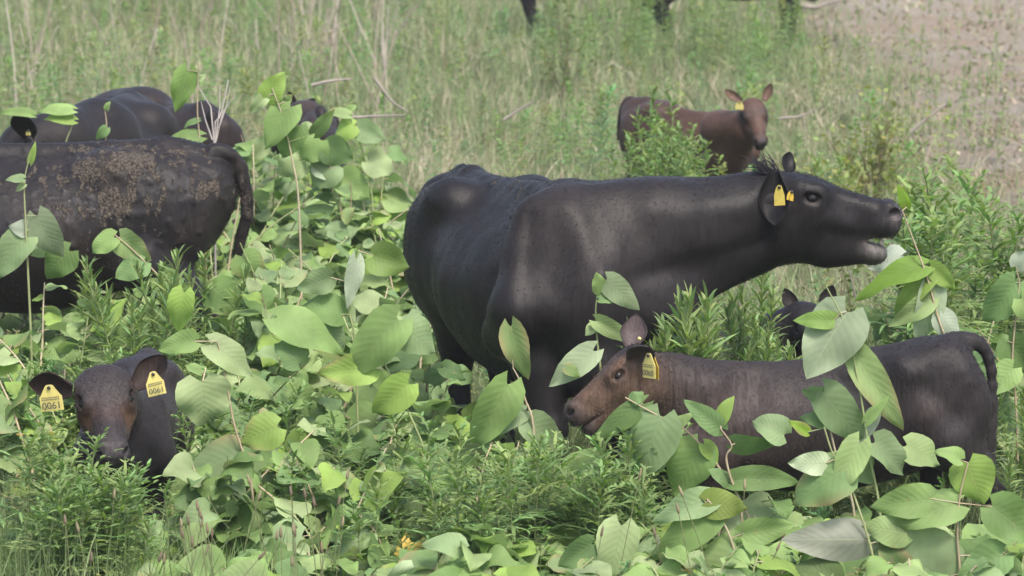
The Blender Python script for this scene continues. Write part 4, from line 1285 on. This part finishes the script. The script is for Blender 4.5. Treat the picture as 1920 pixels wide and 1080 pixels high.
zone(26, 1560, 2080, 14.6, 16.6, .55, .90, .21, 8, "tall knotweed beneath the bellowing cow's muzzle", "knotweed at the right edge")
zone(26, -100, 430, 17.95, 18.7, 1.0, 1.22, .17, 9, "knotweed standing behind the muddy cow", "knotweed behind the muddy cow", nl=(5, 9))
zone(18, 455, 700, 18.8, 20.8, .85, 1.12, .22, 11, "tallest knotweed before the small dark calf", "knotweed before the small dark calf")
zone(14, 860, 1120, 13.7, 14.5, .35, .58, .20, 10, "short knotweed at the bellowing cow's hooves", "knotweed by the cow's front legs")
for mb_, nm_, mt_ in ((THICKET[1], "knotweed_thicket", M_LEAF), (THICKET[0], "thicket_stems", M_STEM)):
    o_ = link(nm_, mb_.build(nm_), mt_)
    o_["kind"] = "stuff"; o_["category"] = "thicket"
    o_["label"] = "far knotweed whose leaves run together behind the single plants" if nm_[0] == "k" else "stems standing inside the far knotweed mass"
# ---- plants whose leaves stand out one by one: leaf = base, tip, width in the picture, + turned over
def facing_leaf(mb, st, b, tpx, wpx, Y, side=0.0, under=False, rg=random, stem_pt=None, col=None, dY=0.0):
    A = at(b[0], b[1], Y); Bp = at(tpx[0], tpx[1], Y + dY)
    T = Bp - A; L = np.linalg.norm(T); T = T / L
    C = nrm(V3(0, -1, .35))
    Nn = nrm(C - T * (C @ T)); S = np.cross(T, Nn)
    Nn = nrm(Nn * math.cos(side) + S * math.sin(side))
    if under: Nn = -Nn
    W = wpx / FPX * Y
    dr = rg.uniform(.25, 1.0) * (1 if not under else -1)
    T2 = nrm(T * math.cos(.25) + Nn * math.sin(.25) * (1 if not under else -1))
    leaf(mb, A, T2, Nn, L * 1.08, W * 1.06, dr, rg.uniform(.0, .5), rg.uniform(.08, .2), rg, col)
    if stem_pt is not None:
        tube(st, [stem_pt, A], [.0022, .0018], 4, rg.choice(STEMC))
def hero(label, Y, stems, leaves, seed):
    rg = random.Random(seed)
    mb, st = MB(), MB()
    allp = []
    for s in stems:
        pts = [at(x, y, Y + (s_[0] if (s_ := q[2:]) else 0)) for q in s for x, y in (q[:2],)]
        g0 = pts[0].copy(); g0[2] = gh(g0[0], g0[1]) - .02
        if pts[0][2] > .08: pts = [g0, (g0 + pts[0]) / 2 + V3(.01, 0, 0)] + pts
        path = smooth_path(pts, 26)
        allp += path[6:]
        tube(st, path, [.0060 * (1 - .65 * i / 26) for i in range(26)], 6, rg.choice(STEMC))
    for lf in leaves:
        b, t, w = lf[0], lf[1], lf[2]
        kw = lf[3] if len(lf) > 3 else {}
        A = at(b[0], b[1], Y)
        sp = min(allp, key=lambda p: np.linalg.norm(p - A))
        if np.linalg.norm(sp - A) > .16: sp = None
        facing_leaf(mb, st, b, t, w, Y + kw.get('o', 0) + rg.uniform(-.02, .02), kw.get('s', rg.uniform(-.4, .4)), kw.get('u', False), rg, sp, kw.get('c'), kw.get('d', 0))
    base = allp[0] * V3(1, 1, 0)
    root = thing("knotweed_plant", label, "plant", base)
    link("stem", st.build("stem", base), M_STEM, root)
    link("leaves", mb.build("leaves", base), M_LEAF, root)
U = {'u': True}
PALE = (.24, .29, .20)
hero("arching knotweed shoot whose leaves hang before the brown calf's throat", 13.35, [[(1410, 990), (1365, 900), (1290, 810), (1225, 775), (1172, 745)]],
     [((1205, 757), (1112, 828), 42), ((1240, 782), (1200, 895), 92, {'s': .1}), ((1312, 838), (1258, 930), 86, {'s': -.1}), ((1320, 832), (1348, 868), 32), ((1185, 752), (1205, 735), 26), ((1262, 800), (1300, 775), 22)], 101)
hero("forked knotweed stem with small leaves crossing the brown calf's shoulder", 13.3, [[(1390, 960), (1368, 890), (1362, 855), (1372, 835), (1352, 805)]],
     [((1350, 803), (1286, 752), 42), ((1350, 790), (1372, 742), 30), ((1378, 832), (1472, 838), 50, {'s': .9}), ((1470, 815), (1415, 785), 62), ((1375, 902), (1502, 893), 54), ((1368, 905), (1330, 880), 30)], 102)
hero("knotweed with pale folded leaves at the bottom edge below the brown calf", 12.75, [[(1385, 1075), (1370, 1010), (1345, 960), (1325, 935)]],
     [((1335, 936), (1222, 972), 58), ((1338, 962), (1226, 1046), 72), ((1322, 942), (1400, 952), 58, {'c': (.17, .23, .05)}), ((1395, 1000), (1488, 985), 56), ((1398, 1030), (1300, 1090), 96), ((1165, 985), (1140, 1085), 78), ((1110, 1020), (1050, 1060), 60)], 103)
hero("knotweed with very large drooping leaves in the bottom right corner", 12.5, [[(1640, 1075), (1628, 1010), (1590, 900), (1562, 852), (1545, 800)], [(1800, 1075), (1795, 1000), (1800, 930), (1815, 868)]],
     [((1622, 1012), (1474, 1012), 84, {'u': True, 'c': (.17, .17, .13)}), ((1770, 1085), (1630, 1000), 150, {'c': (.19, .25, .13)}), ((1695, 1090), (1655, 1012), 66, {'c': (.09, .15, .045)}), ((1570, 1085), (1490, 1060), 64, {'c': (.09, .14, .045)}),
      ((1585, 880), (1485, 940), 90), ((1548, 868), (1482, 868), 44, U), ((1745, 935), (1636, 950), 66), ((1795, 945), (1680, 985), 72), ((1860, 950), (1935, 1010), 90), ((1815, 868), (1842, 940), 84), ((1800, 862), (1756, 845), 40),
      ((1612, 830), (1568, 925), 62), ((1700, 1000), (1620, 985), 60), ((1880, 1040), (1800, 1085), 80)], 104)
hero("knotweed stem rising across the brown calf's back with one big folded leaf", 13.25, [[(1650, 960), (1632, 860), (1610, 720), (1585, 610), (1548, 535)]],
     [((1588, 585), (1520, 702), 112, {'u': True, 's': .15, 'c': (.15, .21, .09)}), ((1606, 665), (1692, 805), 62, {'s': .2}), ((1565, 600), (1490, 600), 36, {'c': (.15, .24, .06)}), ((1640, 830), (1700, 885), 70), ((1625, 790), (1665, 745), 22)], 105)
hero("knotweed with an upright grey-green leaf before the brown calf's flank", 13.3, [[(1600, 950), (1570, 860), (1556, 800), (1548, 745)]],
     [((1545, 735), (1628, 842), 72, {'s': .3}), ((1552, 745), (1505, 732), 34), ((1640, 775), (1600, 838), 34, {'u': True, 'c': PALE}), ((1560, 790), (1500, 780), 34), ((1515, 810), (1480, 790), 24, {'c': (.16, .26, .03)}), ((1590, 850), (1640, 905), 62), ((1700, 835), (1762, 868), 66)], 106)
hero("knotweed beneath the cow's open mouth with a pale upturned leaf", 14.8, [[(1790, 690), (1760, 600), (1738, 520), (1705, 430), (1692, 395)]],
     [((1728, 500), (1602, 548), 56, {'s': .5, 'c': (.11, .19, .03)}), ((1742, 520), (1672, 588), 46), ((1692, 478), (1626, 494), 62, {'u': True, 'c': (.26, .31, .25), 'o': .42}), ((1752, 535), (1722, 650), 58, {'u': True}), ((1700, 388), (1684, 346), 20, {'c': (.14, .25, .02)}),
      ((1745, 560), (1670, 610), 44), ((1762, 590), (1800, 640), 50, {'c': PALE, 'u': True}), ((1745, 500), (1790, 540), 40)], 107)
hero("knotweed at the right edge with one broad leaf in front of feathery stems", 14.6, [[(1905, 760), (1898, 680), (1905, 590), (1912, 530)]],
     [((1905, 530), (1848, 602), 78), ((1890, 640), (1935, 700), 70), ((1900, 690), (1850, 740), 54), ((1915, 560), (1955, 600), 60), ((1905, 500), (1930, 470), 40, {'c': PALE, 'u': True})], 108)
hero("slender knotweed shoot rising in front of the bellowing cow's chest", 14.35, [[(1128, 720), (1120, 640), (1117, 580), (1124, 530)]],
     [((1128, 548), (1118, 512), 30), ((1138, 525), (1196, 578), 46, {'c': (.20, .26, .14)}), ((1120, 602), (1188, 640), 36), ((1116, 610), (1098, 628), 22), ((1124, 560), (1160, 560), 26)], 109)
hero("single upright knotweed leaf before the bellowing cow's belly", 14.15, [[(1000, 800), (985, 750), (975, 715), (962, 690)]],
     [((958, 612), (988, 708), 54, {'s': .35, 'c': (.17, .25, .09)}), ((952, 722), (888, 838), 86), ((990, 790), (1062, 845), 62), ((1112, 658), (1030, 722), 50, U), ((985, 770), (930, 812), 34, U), ((1062, 688), (1088, 705), 26)], 110)
hero("tall knotweed stem with a hanging leaf above the muddy cow's back", 18.4, [[(380, 330), (375, 270), (370, 200), (372, 118)]],
     [((352, 132), (330, 205), 46, {'c': (.12, .20, .05)}), ((372, 225), (340, 238), 14), ((375, 255), (300, 268), 30), ((372, 150), (385, 140), 12)], 111)
hero("knotweed top with a curled bright leaf behind the hanging tail", 17.2, [[(560, 380), (548, 300), (530, 220), (510, 165)]],
     [((500, 185), (532, 138), 46), ((498, 180), (468, 210), 26), ((545, 200), (500, 275), 62), ((560, 235), (528, 295), 54), ((590, 250), (625, 205), 30), ((535, 190), (548, 178), 16)], 112)
hero("thin knotweed shoot standing before the muddy cow's ribs", 16.2, [[(52, 500), (48, 420), (46, 340), (58, 285)]],
     [((56, 305), (66, 268), 14), ((44, 335), (12, 338), 20), ((46, 345), (28, 358), 14), ((70, 405), (112, 488), 60, {'c': (.20, .25, .15)}), ((55, 430), (18, 425), 34, {'c': PALE, 'u': True}), ((50, 440), (-10, 520), 66)], 113)
hero("knotweed with two leaves beside the grazing cow's neck", 18.4, [[(190, 360), (195, 290), (200, 240), (196, 200)], [(120, 300), (135, 235), (138, 200)]],
     [((135, 205), (70, 205), 26), ((138, 225), (82, 218), 22), ((200, 205), (205, 190), 14), ((200, 240), (180, 262), 20), ((60, 215), (0, 205), 22)], 114)
hero("knotweed with a pale rolled leaf in the middle of the thicket", 15.0, [[(665, 640), (655, 580), (662, 520), (672, 470)]],
     [((668, 486), (650, 572), 36, {'c': (.27, .32, .23)}), ((640, 590), (565, 565), 66), ((590, 600), (645, 652), 70), ((700, 480), (765, 500), 70, {'c': (.15, .23, .06)}), ((620, 520), (560, 540), 50)], 115)
hero("broad-leaved knotweed left of the bellowing cow, its leaves like open hands", 14.2, [[(800, 860), (760, 760), (720, 680), (690, 620)]],
     [((745, 600), (655, 700), 90), ((755, 610), (815, 660), 72), ((520, 595), (652, 650), 74), ((700, 690), (600, 700), 64), ((560, 680), (520, 640), 60), ((765, 720), (700, 775), 70), ((830, 690), (870, 712), 40, {'c': (.07, .13, .04)})], 116)
hero("knotweed with one round heart-shaped leaf right of the camera-facing calf", 13.5, [[(470, 900), (440, 800), (425, 720), (408, 640)]],
     [((378, 715), (385, 800), 108), ((345, 548), (330, 622), 52), ((395, 645), (480, 700), 60), ((365, 640), (300, 655), 50), ((450, 850), (360, 900), 90, {'c': (.14, .20, .09)}), ((520, 800), (450, 830), 70)], 117)

hero("knotweed crowding in front of the small dark calf", 19.3, [[(640, 400), (625, 330), (600, 270), (580, 235)], [(700, 400), (690, 320), (668, 250), (650, 205)]],
     [((600, 262), (560, 300), 60), ((612, 275), (660, 300), 58), ((585, 245), (548, 262), 44), ((628, 310), (580, 345), 66), ((655, 215), (610, 205), 22), ((665, 235), (625, 258), 44), ((672, 240), (720, 262), 46), ((640, 330), (690, 370), 60),
      ((690, 300), (740, 320), 60), ((560, 300), (520, 330), 60), ((650, 210), (668, 196), 16), ((600, 300), (640, 340), 56, U)], 118)
hero("knotweed spilling over the muddy cow's hind leg", 16.4, [[(520, 640), (500, 560), (470, 500), (450, 455)], [(330, 560), (300, 520), (250, 470), (215, 440)]],
     [((225, 445), (280, 490), 56), ((215, 445), (170, 470), 44), ((300, 520), (350, 560), 60), ((455, 480), (490, 530), 60), ((480, 520), (430, 570), 64), ((270, 490), (220, 520), 56), ((400, 540), (460, 590), 70), ((130, 470), (80, 520), 64), ((60, 470), (110, 440), 50, U)], 119)

# ------------------------------------------------------------------ narrow-leaved weeds
def narrow_plant_mesh(seed, H, nb, ll, lobes, spread, col, width=.010, tip_dense=True):
    rg = random.Random(seed)
    st, lm = MB(), MB()
    tx, ty = rg.uniform(-.1, .1), rg.uniform(-.1, .1)
    path = [V3(tx * t * t * H + rg.uniform(-.006, .006), ty * t * t * H, H * t) for t in np.linspace(0, 1, 9)]
    tube(st, path, [.004 * (1 - .6 * i / 9) for i in range(9)], 5, (.16, .20, .08))
    V, Qs, C = [], [], []
    def blade(p, d, ln, w, c):
        up = V3(rg.uniform(-.4, .4), rg.uniform(-.4, .4), 1)
        s = nrm(np.cross(d, up)) * w / 2
        k = len(V)
        g_ = rg.uniform(.15, .45)
        for t, ww in ((0, .35), (.35, 1), (.7, .75), (1, .05)):
            q = p + d * ln * t - V3(0, 0, g_ * ln * t * t)
            V.extend([q - s * ww, q + s * ww])
            C.extend([c, c])
        for i in range(3):
            Qs.append([k + 2 * i, k + 2 * i + 1, k + 2 * i + 3, k + 2 * i + 2])
    ga = rg.uniform(0, 6)
    for i in range(nb):
        t = (.12 + .88 * (i / nb) ** .8) if tip_dense else .1 + .9 * i / nb
        p = path[0] * 0 + V3(tx * t * t * H, ty * t * t * H, H * t)
        ga += 2.4 + rg.uniform(-.3, .3)
        el = (.15 + 1.05 * max(t - .55, 0) / .45) * spread + rg.uniform(-.2, .25)
        d = V3(math.cos(ga) * math.cos(el), math.sin(ga) * math.cos(el), math.sin(el))
        ln = ll * rg.uniform(.7, 1.2) * (1 - .45 * max(t - .6, 0) / .4)
        b = rg.uniform(.75, 1.3)
        yy = rg.uniform(.9, 1.25)
        c = (col[0] * b * yy, col[1] * b, col[2] * b)
        if lobes:
            blade(p, d, ln, width, c)
            s = nrm(np.cross(d, V3(0, 0, 1)))
            for m_ in range(lobes):
                u = .28 + .5 * m_ / max(lobes - 1, 1)
                for sg in (1, -1):
                    blade(p + d * ln * u - V3(0, 0, .3 * ln * u * u), nrm(d * .75 + s * sg * .75 + V3(0, 0, rg.uniform(-.1, .2))), ln * rg.uniform(.38, .55) * (1.1 - .4 * u), width * .8, c)
        else:
            blade(p, d, ln, width, c)
            if rg.random() < .6:
                blade(p, nrm(d + V3(rg.uniform(-.5, .5), rg.uniform(-.5, .5), .5)), ln * .55, width * .8, c)
    lm.add(V, q=Qs, col=np.array(C))
    return st.build("stem"), lm.build("leaves")
VAR = {}
for k, (n, args) in {
    "mugwort": (6, dict(H=.62, nb=44, ll=.15, lobes=2, spread=.9, col=(.185, .285, .105), width=.0125)),
    "goldenrod": (6, dict(H=.62, nb=100, ll=.115, lobes=0, spread=1.0, col=(.20, .30, .115), width=.0088)),
    "weed": (5, dict(H=.6, nb=34, ll=.10, lobes=1, spread=.9, col=(.18, .28, .10), width=.014))}.items():
    VAR[k] = []
    for i in range(n):
        a, b = narrow_plant_mesh(i * 7 + len(k), **args)
        a.materials.append(M_STEM); b.materials.append(M_NARROW)
        VAR[k].append((a, b))
NAMES = {"mugwort": ("mugwort_plant", "weed"), "goldenrod": ("goldenrod_plant", "weed"), "weed": ("leafy_weed", "weed")}
def patch(kind, n, x0, x1, y0, y1, h0, h1, seed, label, group, top=None):
    """plants whose tops come out inside the given part of the picture; y0..y1 is depth"""
    rg = random.Random(seed)
    for i in range(n):
        for _ in range(25):
            Y = rg.uniform(y0, y1); px = rg.uniform(x0, x1); X = (px - 960) / FPX * Y
            h = rg.uniform(h0, h1)
            z = gh(X, Y)
            ok = True
            for zz in (1.0, .85, .7):
                for dx in (-.05, .05):
                    if blocked(V3(X + dx, Y, z + h * zz)): ok = False
            for a, b, r, z0 in FOOT:
                t = np.clip(((V3(X, Y) - a) @ (b - a)) / ((b - a) @ (b - a)), 0, 1)
                if np.linalg.norm(V3(X, Y) - a - t * (b - a)) < r: ok = False
            if top and ok:
                ok = proj(V3(X, Y, z + h))[1] > top
            if ok: break
        if not ok: continue
        a, b = rg.choice(VAR[kind])
        root = thing(NAMES[kind][0], label + where(px, Y, x0, x1, y0, y1), NAMES[kind][1], (X, Y, z - .02), group)
        s = h / .62
        root.scale = (s * rg.uniform(.85, 1.1),) * 2 + (s,)
        root.scale = (max(s, .75), max(s, .75), s)
        root.rotation_euler = (rg.uniform(-.12, .12), rg.uniform(-.12, .12), rg.uniform(0, 6.28))
        for nm, me in (("stem", a), ("leaves", b)):
            o = bpy.data.objects.new(nm, me); SC.collection.objects.link(o); o.parent = root
#==PATCHES==
patch("mugwort", 46, 40, 330, 12.5, 13.25, .44, .74, 1, "mugwort before the camera-facing calf's muzzle", "mugwort before the front left calf")
patch("mugwort", 24, 690, 1030, 12.7, 13.5, .45, .70, 2, "mugwort clump below the brown-faced calf's nose", "mugwort at the bottom middle")
patch("mugwort", 16, 1080, 1250, 13.0, 13.6, .50, .76, 12, "mugwort under the brown calf's chin", "mugwort under the calf's chin")
patch("goldenrod", 24, 110, 430, 15.4, 16.9, .60, .98, 3, "goldenrod before the muddy cow's belly", "goldenrod before the muddy cow", top=400)
patch("mugwort", 12, 0, 260, 14.4, 15.6, .45, .62, 13, "mugwort behind the camera-facing calf's ears", "mugwort behind the front left calf")
patch("goldenrod", 60, 1180, 1500, 14.3, 15.95, .55, .86, 4, "goldenrod behind the brown-faced calf's back", "goldenrod behind the brown calf", top=500)
patch("goldenrod", 18, 1190, 1350, 14.1, 14.35, .82, 1.06, 41, "tall goldenrod against the bellowing cow's chest", "goldenrod before the chest")
patch("mugwort", 26, 1700, 1960, 15.6, 17.4, .75, 1.12, 5, "tall mugwort right of the bellowing cow's muzzle", "mugwort right of the muzzle")
patch("goldenrod", 24, 1820, 2000, 13.6, 15.4, .40, .70, 6, "goldenrod behind the brown-faced calf's rump", "goldenrod at the right edge")
patch("weed", 46, 1165, 1330, 21.3, 23.2, .70, 1.06, 7, "pale weed hiding the background calf's middle", "weeds before the background calf")
patch("weed", 72, 1050, 1500, 34.0, 37.6, .40, .85, 8, "leafy weed before the cattle at the top", "weeds before the cattle at the top")
patch("mugwort", 26, 330, 860, 13.3, 15.0, .40, .60, 9, "mugwort among the low middle knotweed", "mugwort in the middle patch")
patch("mugwort", 14, 930, 1060, 13.6, 14.1, .40, .55, 10, "mugwort at the bellowing cow's front hoof", "mugwort by the cow's front leg")
patch("weed", 30, -50, 700, 28, 40, .5, .85, 14, "leafy weed in the upper left meadow", "weeds at the upper left")
patch("weed", 16, 1500, 1900, 26, 36, .3, .62, 15, "leafy weed edging the bare soil", "weeds by the bare soil")

# far undergrowth: hundreds of small weeds, one mass
def undergrowth(n, seed, y0=20, y1=52, h0=.25, h1=.62, label='low leafy undergrowth spread through the meadow behind the cattle', gap=-.1):
    rg = np.random.default_rng(seed)
    src = []
    for (a, b) in VAR["weed"] + VAR["mugwort"][:2]:
        nv = len(b.vertices); co = np.zeros(nv * 3, np.float32); b.vertices.foreach_get("co", co)
        cc = np.zeros(nv * 4, np.float32); b.color_attributes["Col"].data.foreach_get("color", cc)
        q = np.zeros(len(b.polygons) * 4, np.int32); b.polygons.foreach_get("vertices", q)
        src.append((co.reshape(-1, 3), cc.reshape(-1, 4)[:, :3], q.reshape(-1, 4)))
    mb = MB()
    i = 0
    while i < n:
        Y = rg.uniform(y0, y1); px = rg.uniform(-700, 2620); X = (px - 960) / FPX * Y
        i += 1
        if rg.uniform() < .96 * soil_mask(np.array(X), np.array(Y)): continue
        if lowfreq(X, Y, 1.3, 8) + rg.uniform(-.5, .7) < gap: continue
        h = rg.uniform(h0, h1)
        if blocked(V3(X, Y, h)) or blocked(V3(X, Y, h * .7)) or blocked(V3(X, Y, .1)): continue
        co, cc, q = src[rg.integers(len(src))]
        an = rg.uniform(0, 6.28); c, s = math.cos(an), math.sin(an)
        sc = h / .6
        V = np.stack([(co[:, 0] * c - co[:, 1] * s) * sc * 1.25 + X, (co[:, 0] * s + co[:, 1] * c) * sc * 1.25 + Y, co[:, 2] * sc + gh(X, Y)], 1)
        tint = np.array([rg.uniform(.8, 1.4), rg.uniform(.85, 1.25), rg.uniform(.8, 1.4)])
        mb.add(V, q=q, col=cc * tint)
    o = link("undergrowth", mb.build("undergrowth"), M_NARROW)
    o["kind"] = "stuff"; o["label"] = label; o["category"] = "undergrowth"
undergrowth(3200, 5, gap=.05)
undergrowth(1250, 6, 10.8, 19.5, .18, .42, 'low leafy growth filling the gaps beneath the broad-leaved plants', -2)

# ---- dead stalks, twigs, a thorny shrub
def stalk(pts, r, label, group=None, branches=(), name="dry_stalk", cat="stalk", col=(.30, .26, .21)):
    mb = MB()
    tube(mb, smooth_path(pts, 8), [r * (1 - .6 * i / 8) for i in range(8)], 5, col)
    for b in branches:
        tube(mb, b, [r * .6, r * .45, r * .2][:len(b)], 4, col)
    base = np.asarray(pts[0])
    o = link(name, mb.build(name, base), M_DRY, loc=base)
    o["label"] = label; o["category"] = cat
    if group: o["group"] = group
rg = random.Random(77)
for i in range(85):
    px = rg.choice([rg.uniform(20, 330), rg.uniform(360, 720), rg.uniform(560, 620), rg.uniform(690, 730)])
    Y = rg.uniform(28, 44); X = (px - 960) / FPX * Y
    h = rg.uniform(.45, 1.15)
    a = rg.gauss(0, .22)
    p0 = V3(X, Y, gh(X, Y) - .02)
    p2 = p0 + V3(math.sin(a) * h, rg.uniform(-.1, .1), math.cos(a) * h)
    c = rg.choice([(.36, .30, .25), (.44, .39, .33), (.28, .23, .19)])
    if blocked(p2): continue
    stalk([p0, (p0 + p2) / 2 + V3(rg.uniform(-.03, .03), 0, 0), p2], rg.uniform(.005, .011), "leafless stalk in the far upper left meadow" + where(px, Y, 0, 760, 28, 44), "dead stalks in the far meadow", col=c)
tw = lambda x, y, Y=17.9: at(x, y, Y)
b0 = tw(402, 275)
stalk([b0 * V3(1, 1, 0), b0, tw(415, 215), tw(428, 150)], .007, "bundle of bleached bare twigs standing behind the muddy cow's rump", None,
      [[tw(402, 270), tw(395, 200), tw(370, 160)], [tw(404, 268), tw(412, 200), tw(412, 158)], [tw(405, 265), tw(418, 210), tw(440, 180)], [tw(398, 262), tw(385, 225), tw(377, 190)], [tw(410, 240), tw(424, 200), tw(432, 162)]],
      "bare_twigs", "twigs", (.42, .39, .36))
for (pp, Y, lb, r) in (([(585, 160), (620, 152), (660, 148)], 23.5, "pale broken stick lying above the small dark calf", .012), ([(700, 145), (735, 190), (765, 210)], 24.5, "grey slanting stick left of the bellowing cow, upper middle", .010),
                       ([(945, 225), (975, 205), (1000, 190)], 24, "short grey stick beside a pale leaf above the bellowing cow", .010), ([(1705, 250), (1740, 220), (1775, 195)], 27, "dark bare branch slanting at the edge of the bare soil", .013),
                       ([(1460, 222), (1500, 218), (1530, 205)], 26, "thin brown twig right of the background calf's nose", .009), ([(1500, 10), (1530, 14), (1545, 8), (1600, -5)], 41, "fallen forked branch on the bare soil at the top edge", .03),
                       ([(640, 222), (700, 218), (760, 216)], 23, "long pale stick lying on the meadow beyond the thicket", .009), ([(1383, 585), (1392, 555), (1402, 522)], 16.0, "white dead stem under the bellowing cow's jaw", .007),
                       ([(1608, 570), (1600, 540), (1592, 505)], 17.5, "grey dead stem left of the knotweed below the muzzle", .006), ([(1815, 330), (1830, 280), (1836, 225)], 24, "tall grey stalk at the right above the mugwort", .007)):
    pts = [at(x, y, Y) for x, y in pp]
    pts = [V3(p[0], p[1], max(p[2], gh(p[0], p[1]) + .01)) for p in pts]
    stalk(pts, r, lb, None, name="dead_stick", cat="stick", col=(.26, .23, .20))
def shrub(px, Y, H, R, n, seed, label, col=(.25, .30, .10)):
    rg = random.Random(seed)
    X = (px - 960) / FPX * Y
    base = V3(X, Y, gh(X, Y))
    st, lm = MB(), MB()
    V, Qs, C = [], [], []
    for i in range(n):
        a, e = rg.uniform(0, 6.28), rg.uniform(.35, 1.4)
        ln = H * rg.uniform(.6, 1.1)
        d = V3(math.cos(a) * math.cos(e) * R / H, math.sin(a) * math.cos(e) * R / H, math.sin(e))
        p = [base + d * ln * t + V3(rg.uniform(-.03, .03), rg.uniform(-.03, .03), 0) for t in (0, .4, .7, 1)]
        tube(st, p, [.006, .004, .003, .0015], 4, (.15, .12, .07))
        for k in range(26):
            t = rg.uniform(.2, 1)
            q = base + d * ln * t + V3(rg.gauss(0, .04), rg.gauss(0, .04), rg.gauss(0, .035))
            dd = nrm(V3(rg.uniform(-1, 1), rg.uniform(-1, 1), rg.uniform(-.5, .8))); s = nrm(np.cross(dd, V3(rg.uniform(-1, 1), .3, 1)))
            L = rg.uniform(.032, .058); kk = len(V)
            V.extend([q, q + dd * L * .5 + s * L * .33, q + dd * L, q + dd * L * .5 - s * L * .33])
            c = np.array(col) * rg.uniform(.7, 1.35) * V3(rg.uniform(.85, 1.3), 1, 1)
            C.extend([c] * 4); Qs.append([kk, kk + 1, kk + 2, kk + 3])
    lm.add(V, q=Qs, col=np.array(C))
    root = thing("thorny_shrub", label, "shrub", base)
    link("branches", st.build("branches", base), M_DRY, root)
    link("leaves", lm.build("leaves", base), M_NARROW, root)
shrub(1640, 25.0, .80, .55, 30, 1, "sparse yellow-green shrub standing right of the background calf")
shrub(1540, 24.0, .50, .5, 24, 2, "low yellow-green shrub closest to the background calf's nose")
shrub(1720, 23.5, .55, .6, 26, 3, "spreading yellow-green shrub above the bellowing cow's muzzle")
shrub(1570, 18.5, .55, .35, 22, 4, "small-leaved shrub seen under the bellowing cow's jaw", (.13, .18, .07))
shrub(1060, 33.0, 1.0, .25, 12, 5, "thin light green sapling left of the cattle at the top edge", (.16, .22, .09))
# ---- grass flower heads in the lower left and along the bottom
def seedheads(n, x0, x1, y0, y1, seed, label, group):
    rg = random.Random(seed)
    for i in range(n):
        Y = rg.uniform(y0, y1); X = (rg.uniform(x0, x1) - 960) / FPX * Y
        h = rg.uniform(.42, .66); z = gh(X, Y)
        a = rg.gauss(0, .18)
        p2 = V3(X + math.sin(a) * h, Y, z + h * math.cos(a))
        if blocked(p2) or blocked((p2 + V3(X, Y, z)) / 2): continue
        mb = MB()
        path = smooth_path([V3(X, Y, z), V3(X + math.sin(a) * h * .4, Y, z + h * .5), p2], 8)
        tube(mb, path, .0016, 4, (.22, .24, .12))
        d = nrm(path[-1] - path[-2])
        q = [p2 + d * u for u in (-.004, 0, .010, .024, .034)]
        tube(mb, q, [.001, .0042, .0052, .004, .0008], 6, rg.choice([(.25, .20, .13), (.32, .27, .17), (.22, .17, .12)]))
        base = V3(X, Y, z)
        o = link("grass_flower_stem", mb.build("grass_flower_stem", base), M_GRASS, loc=base)
        o["label"] = label; o["category"] = "grass"; o["group"] = group
seedheads(34, 130, 620, 11.9, 12.9, 1, "thin grass stem with a small brown seed head at the bottom left", "grass seed heads at the bottom left")
seedheads(10, 1080, 1420, 12.2, 12.9, 2, "thin grass stem with a small brown seed head at the bottom right of the middle", "grass seed heads below the brown calf")
# ---- thin summer haze: one closed box of even air
hb = MB()
X0, X1, Y0, Y1, Z0, Z1 = -125, 125, -25, 325, -1.2, 5.0
hv = [(x, y, z) for x in (X0, X1) for y in (Y0, Y1) for z in (Z0, Z1)]
hb.add(hv, q=[[0, 1, 3, 2], [4, 6, 7, 5], [0, 4, 5, 1], [2, 3, 7, 6], [0, 2, 6, 4], [1, 5, 7, 3]])
hm = bpy.data.materials.new("haze")
hm.use_nodes = True
hn = hm.node_tree
hn.nodes.remove(hn.nodes["Principled BSDF"])
pv = hn.nodes.new("ShaderNodeVolumePrincipled")
pv.inputs["Color"].default_value = (.94, .95, 1, 1)
pv.inputs["Density"].default_value = .0008
hn.links.new(pv.outputs[0], hn.nodes["Material Output"].inputs["Volume"])
ho = link("haze", hb.build("haze", smooth=False), hm)
ho["kind"] = "stuff"; ho["label"] = "thin milky haze over the whole meadow"; ho["category"] = "haze"
print("OBJECTS", len(bpy.data.objects))
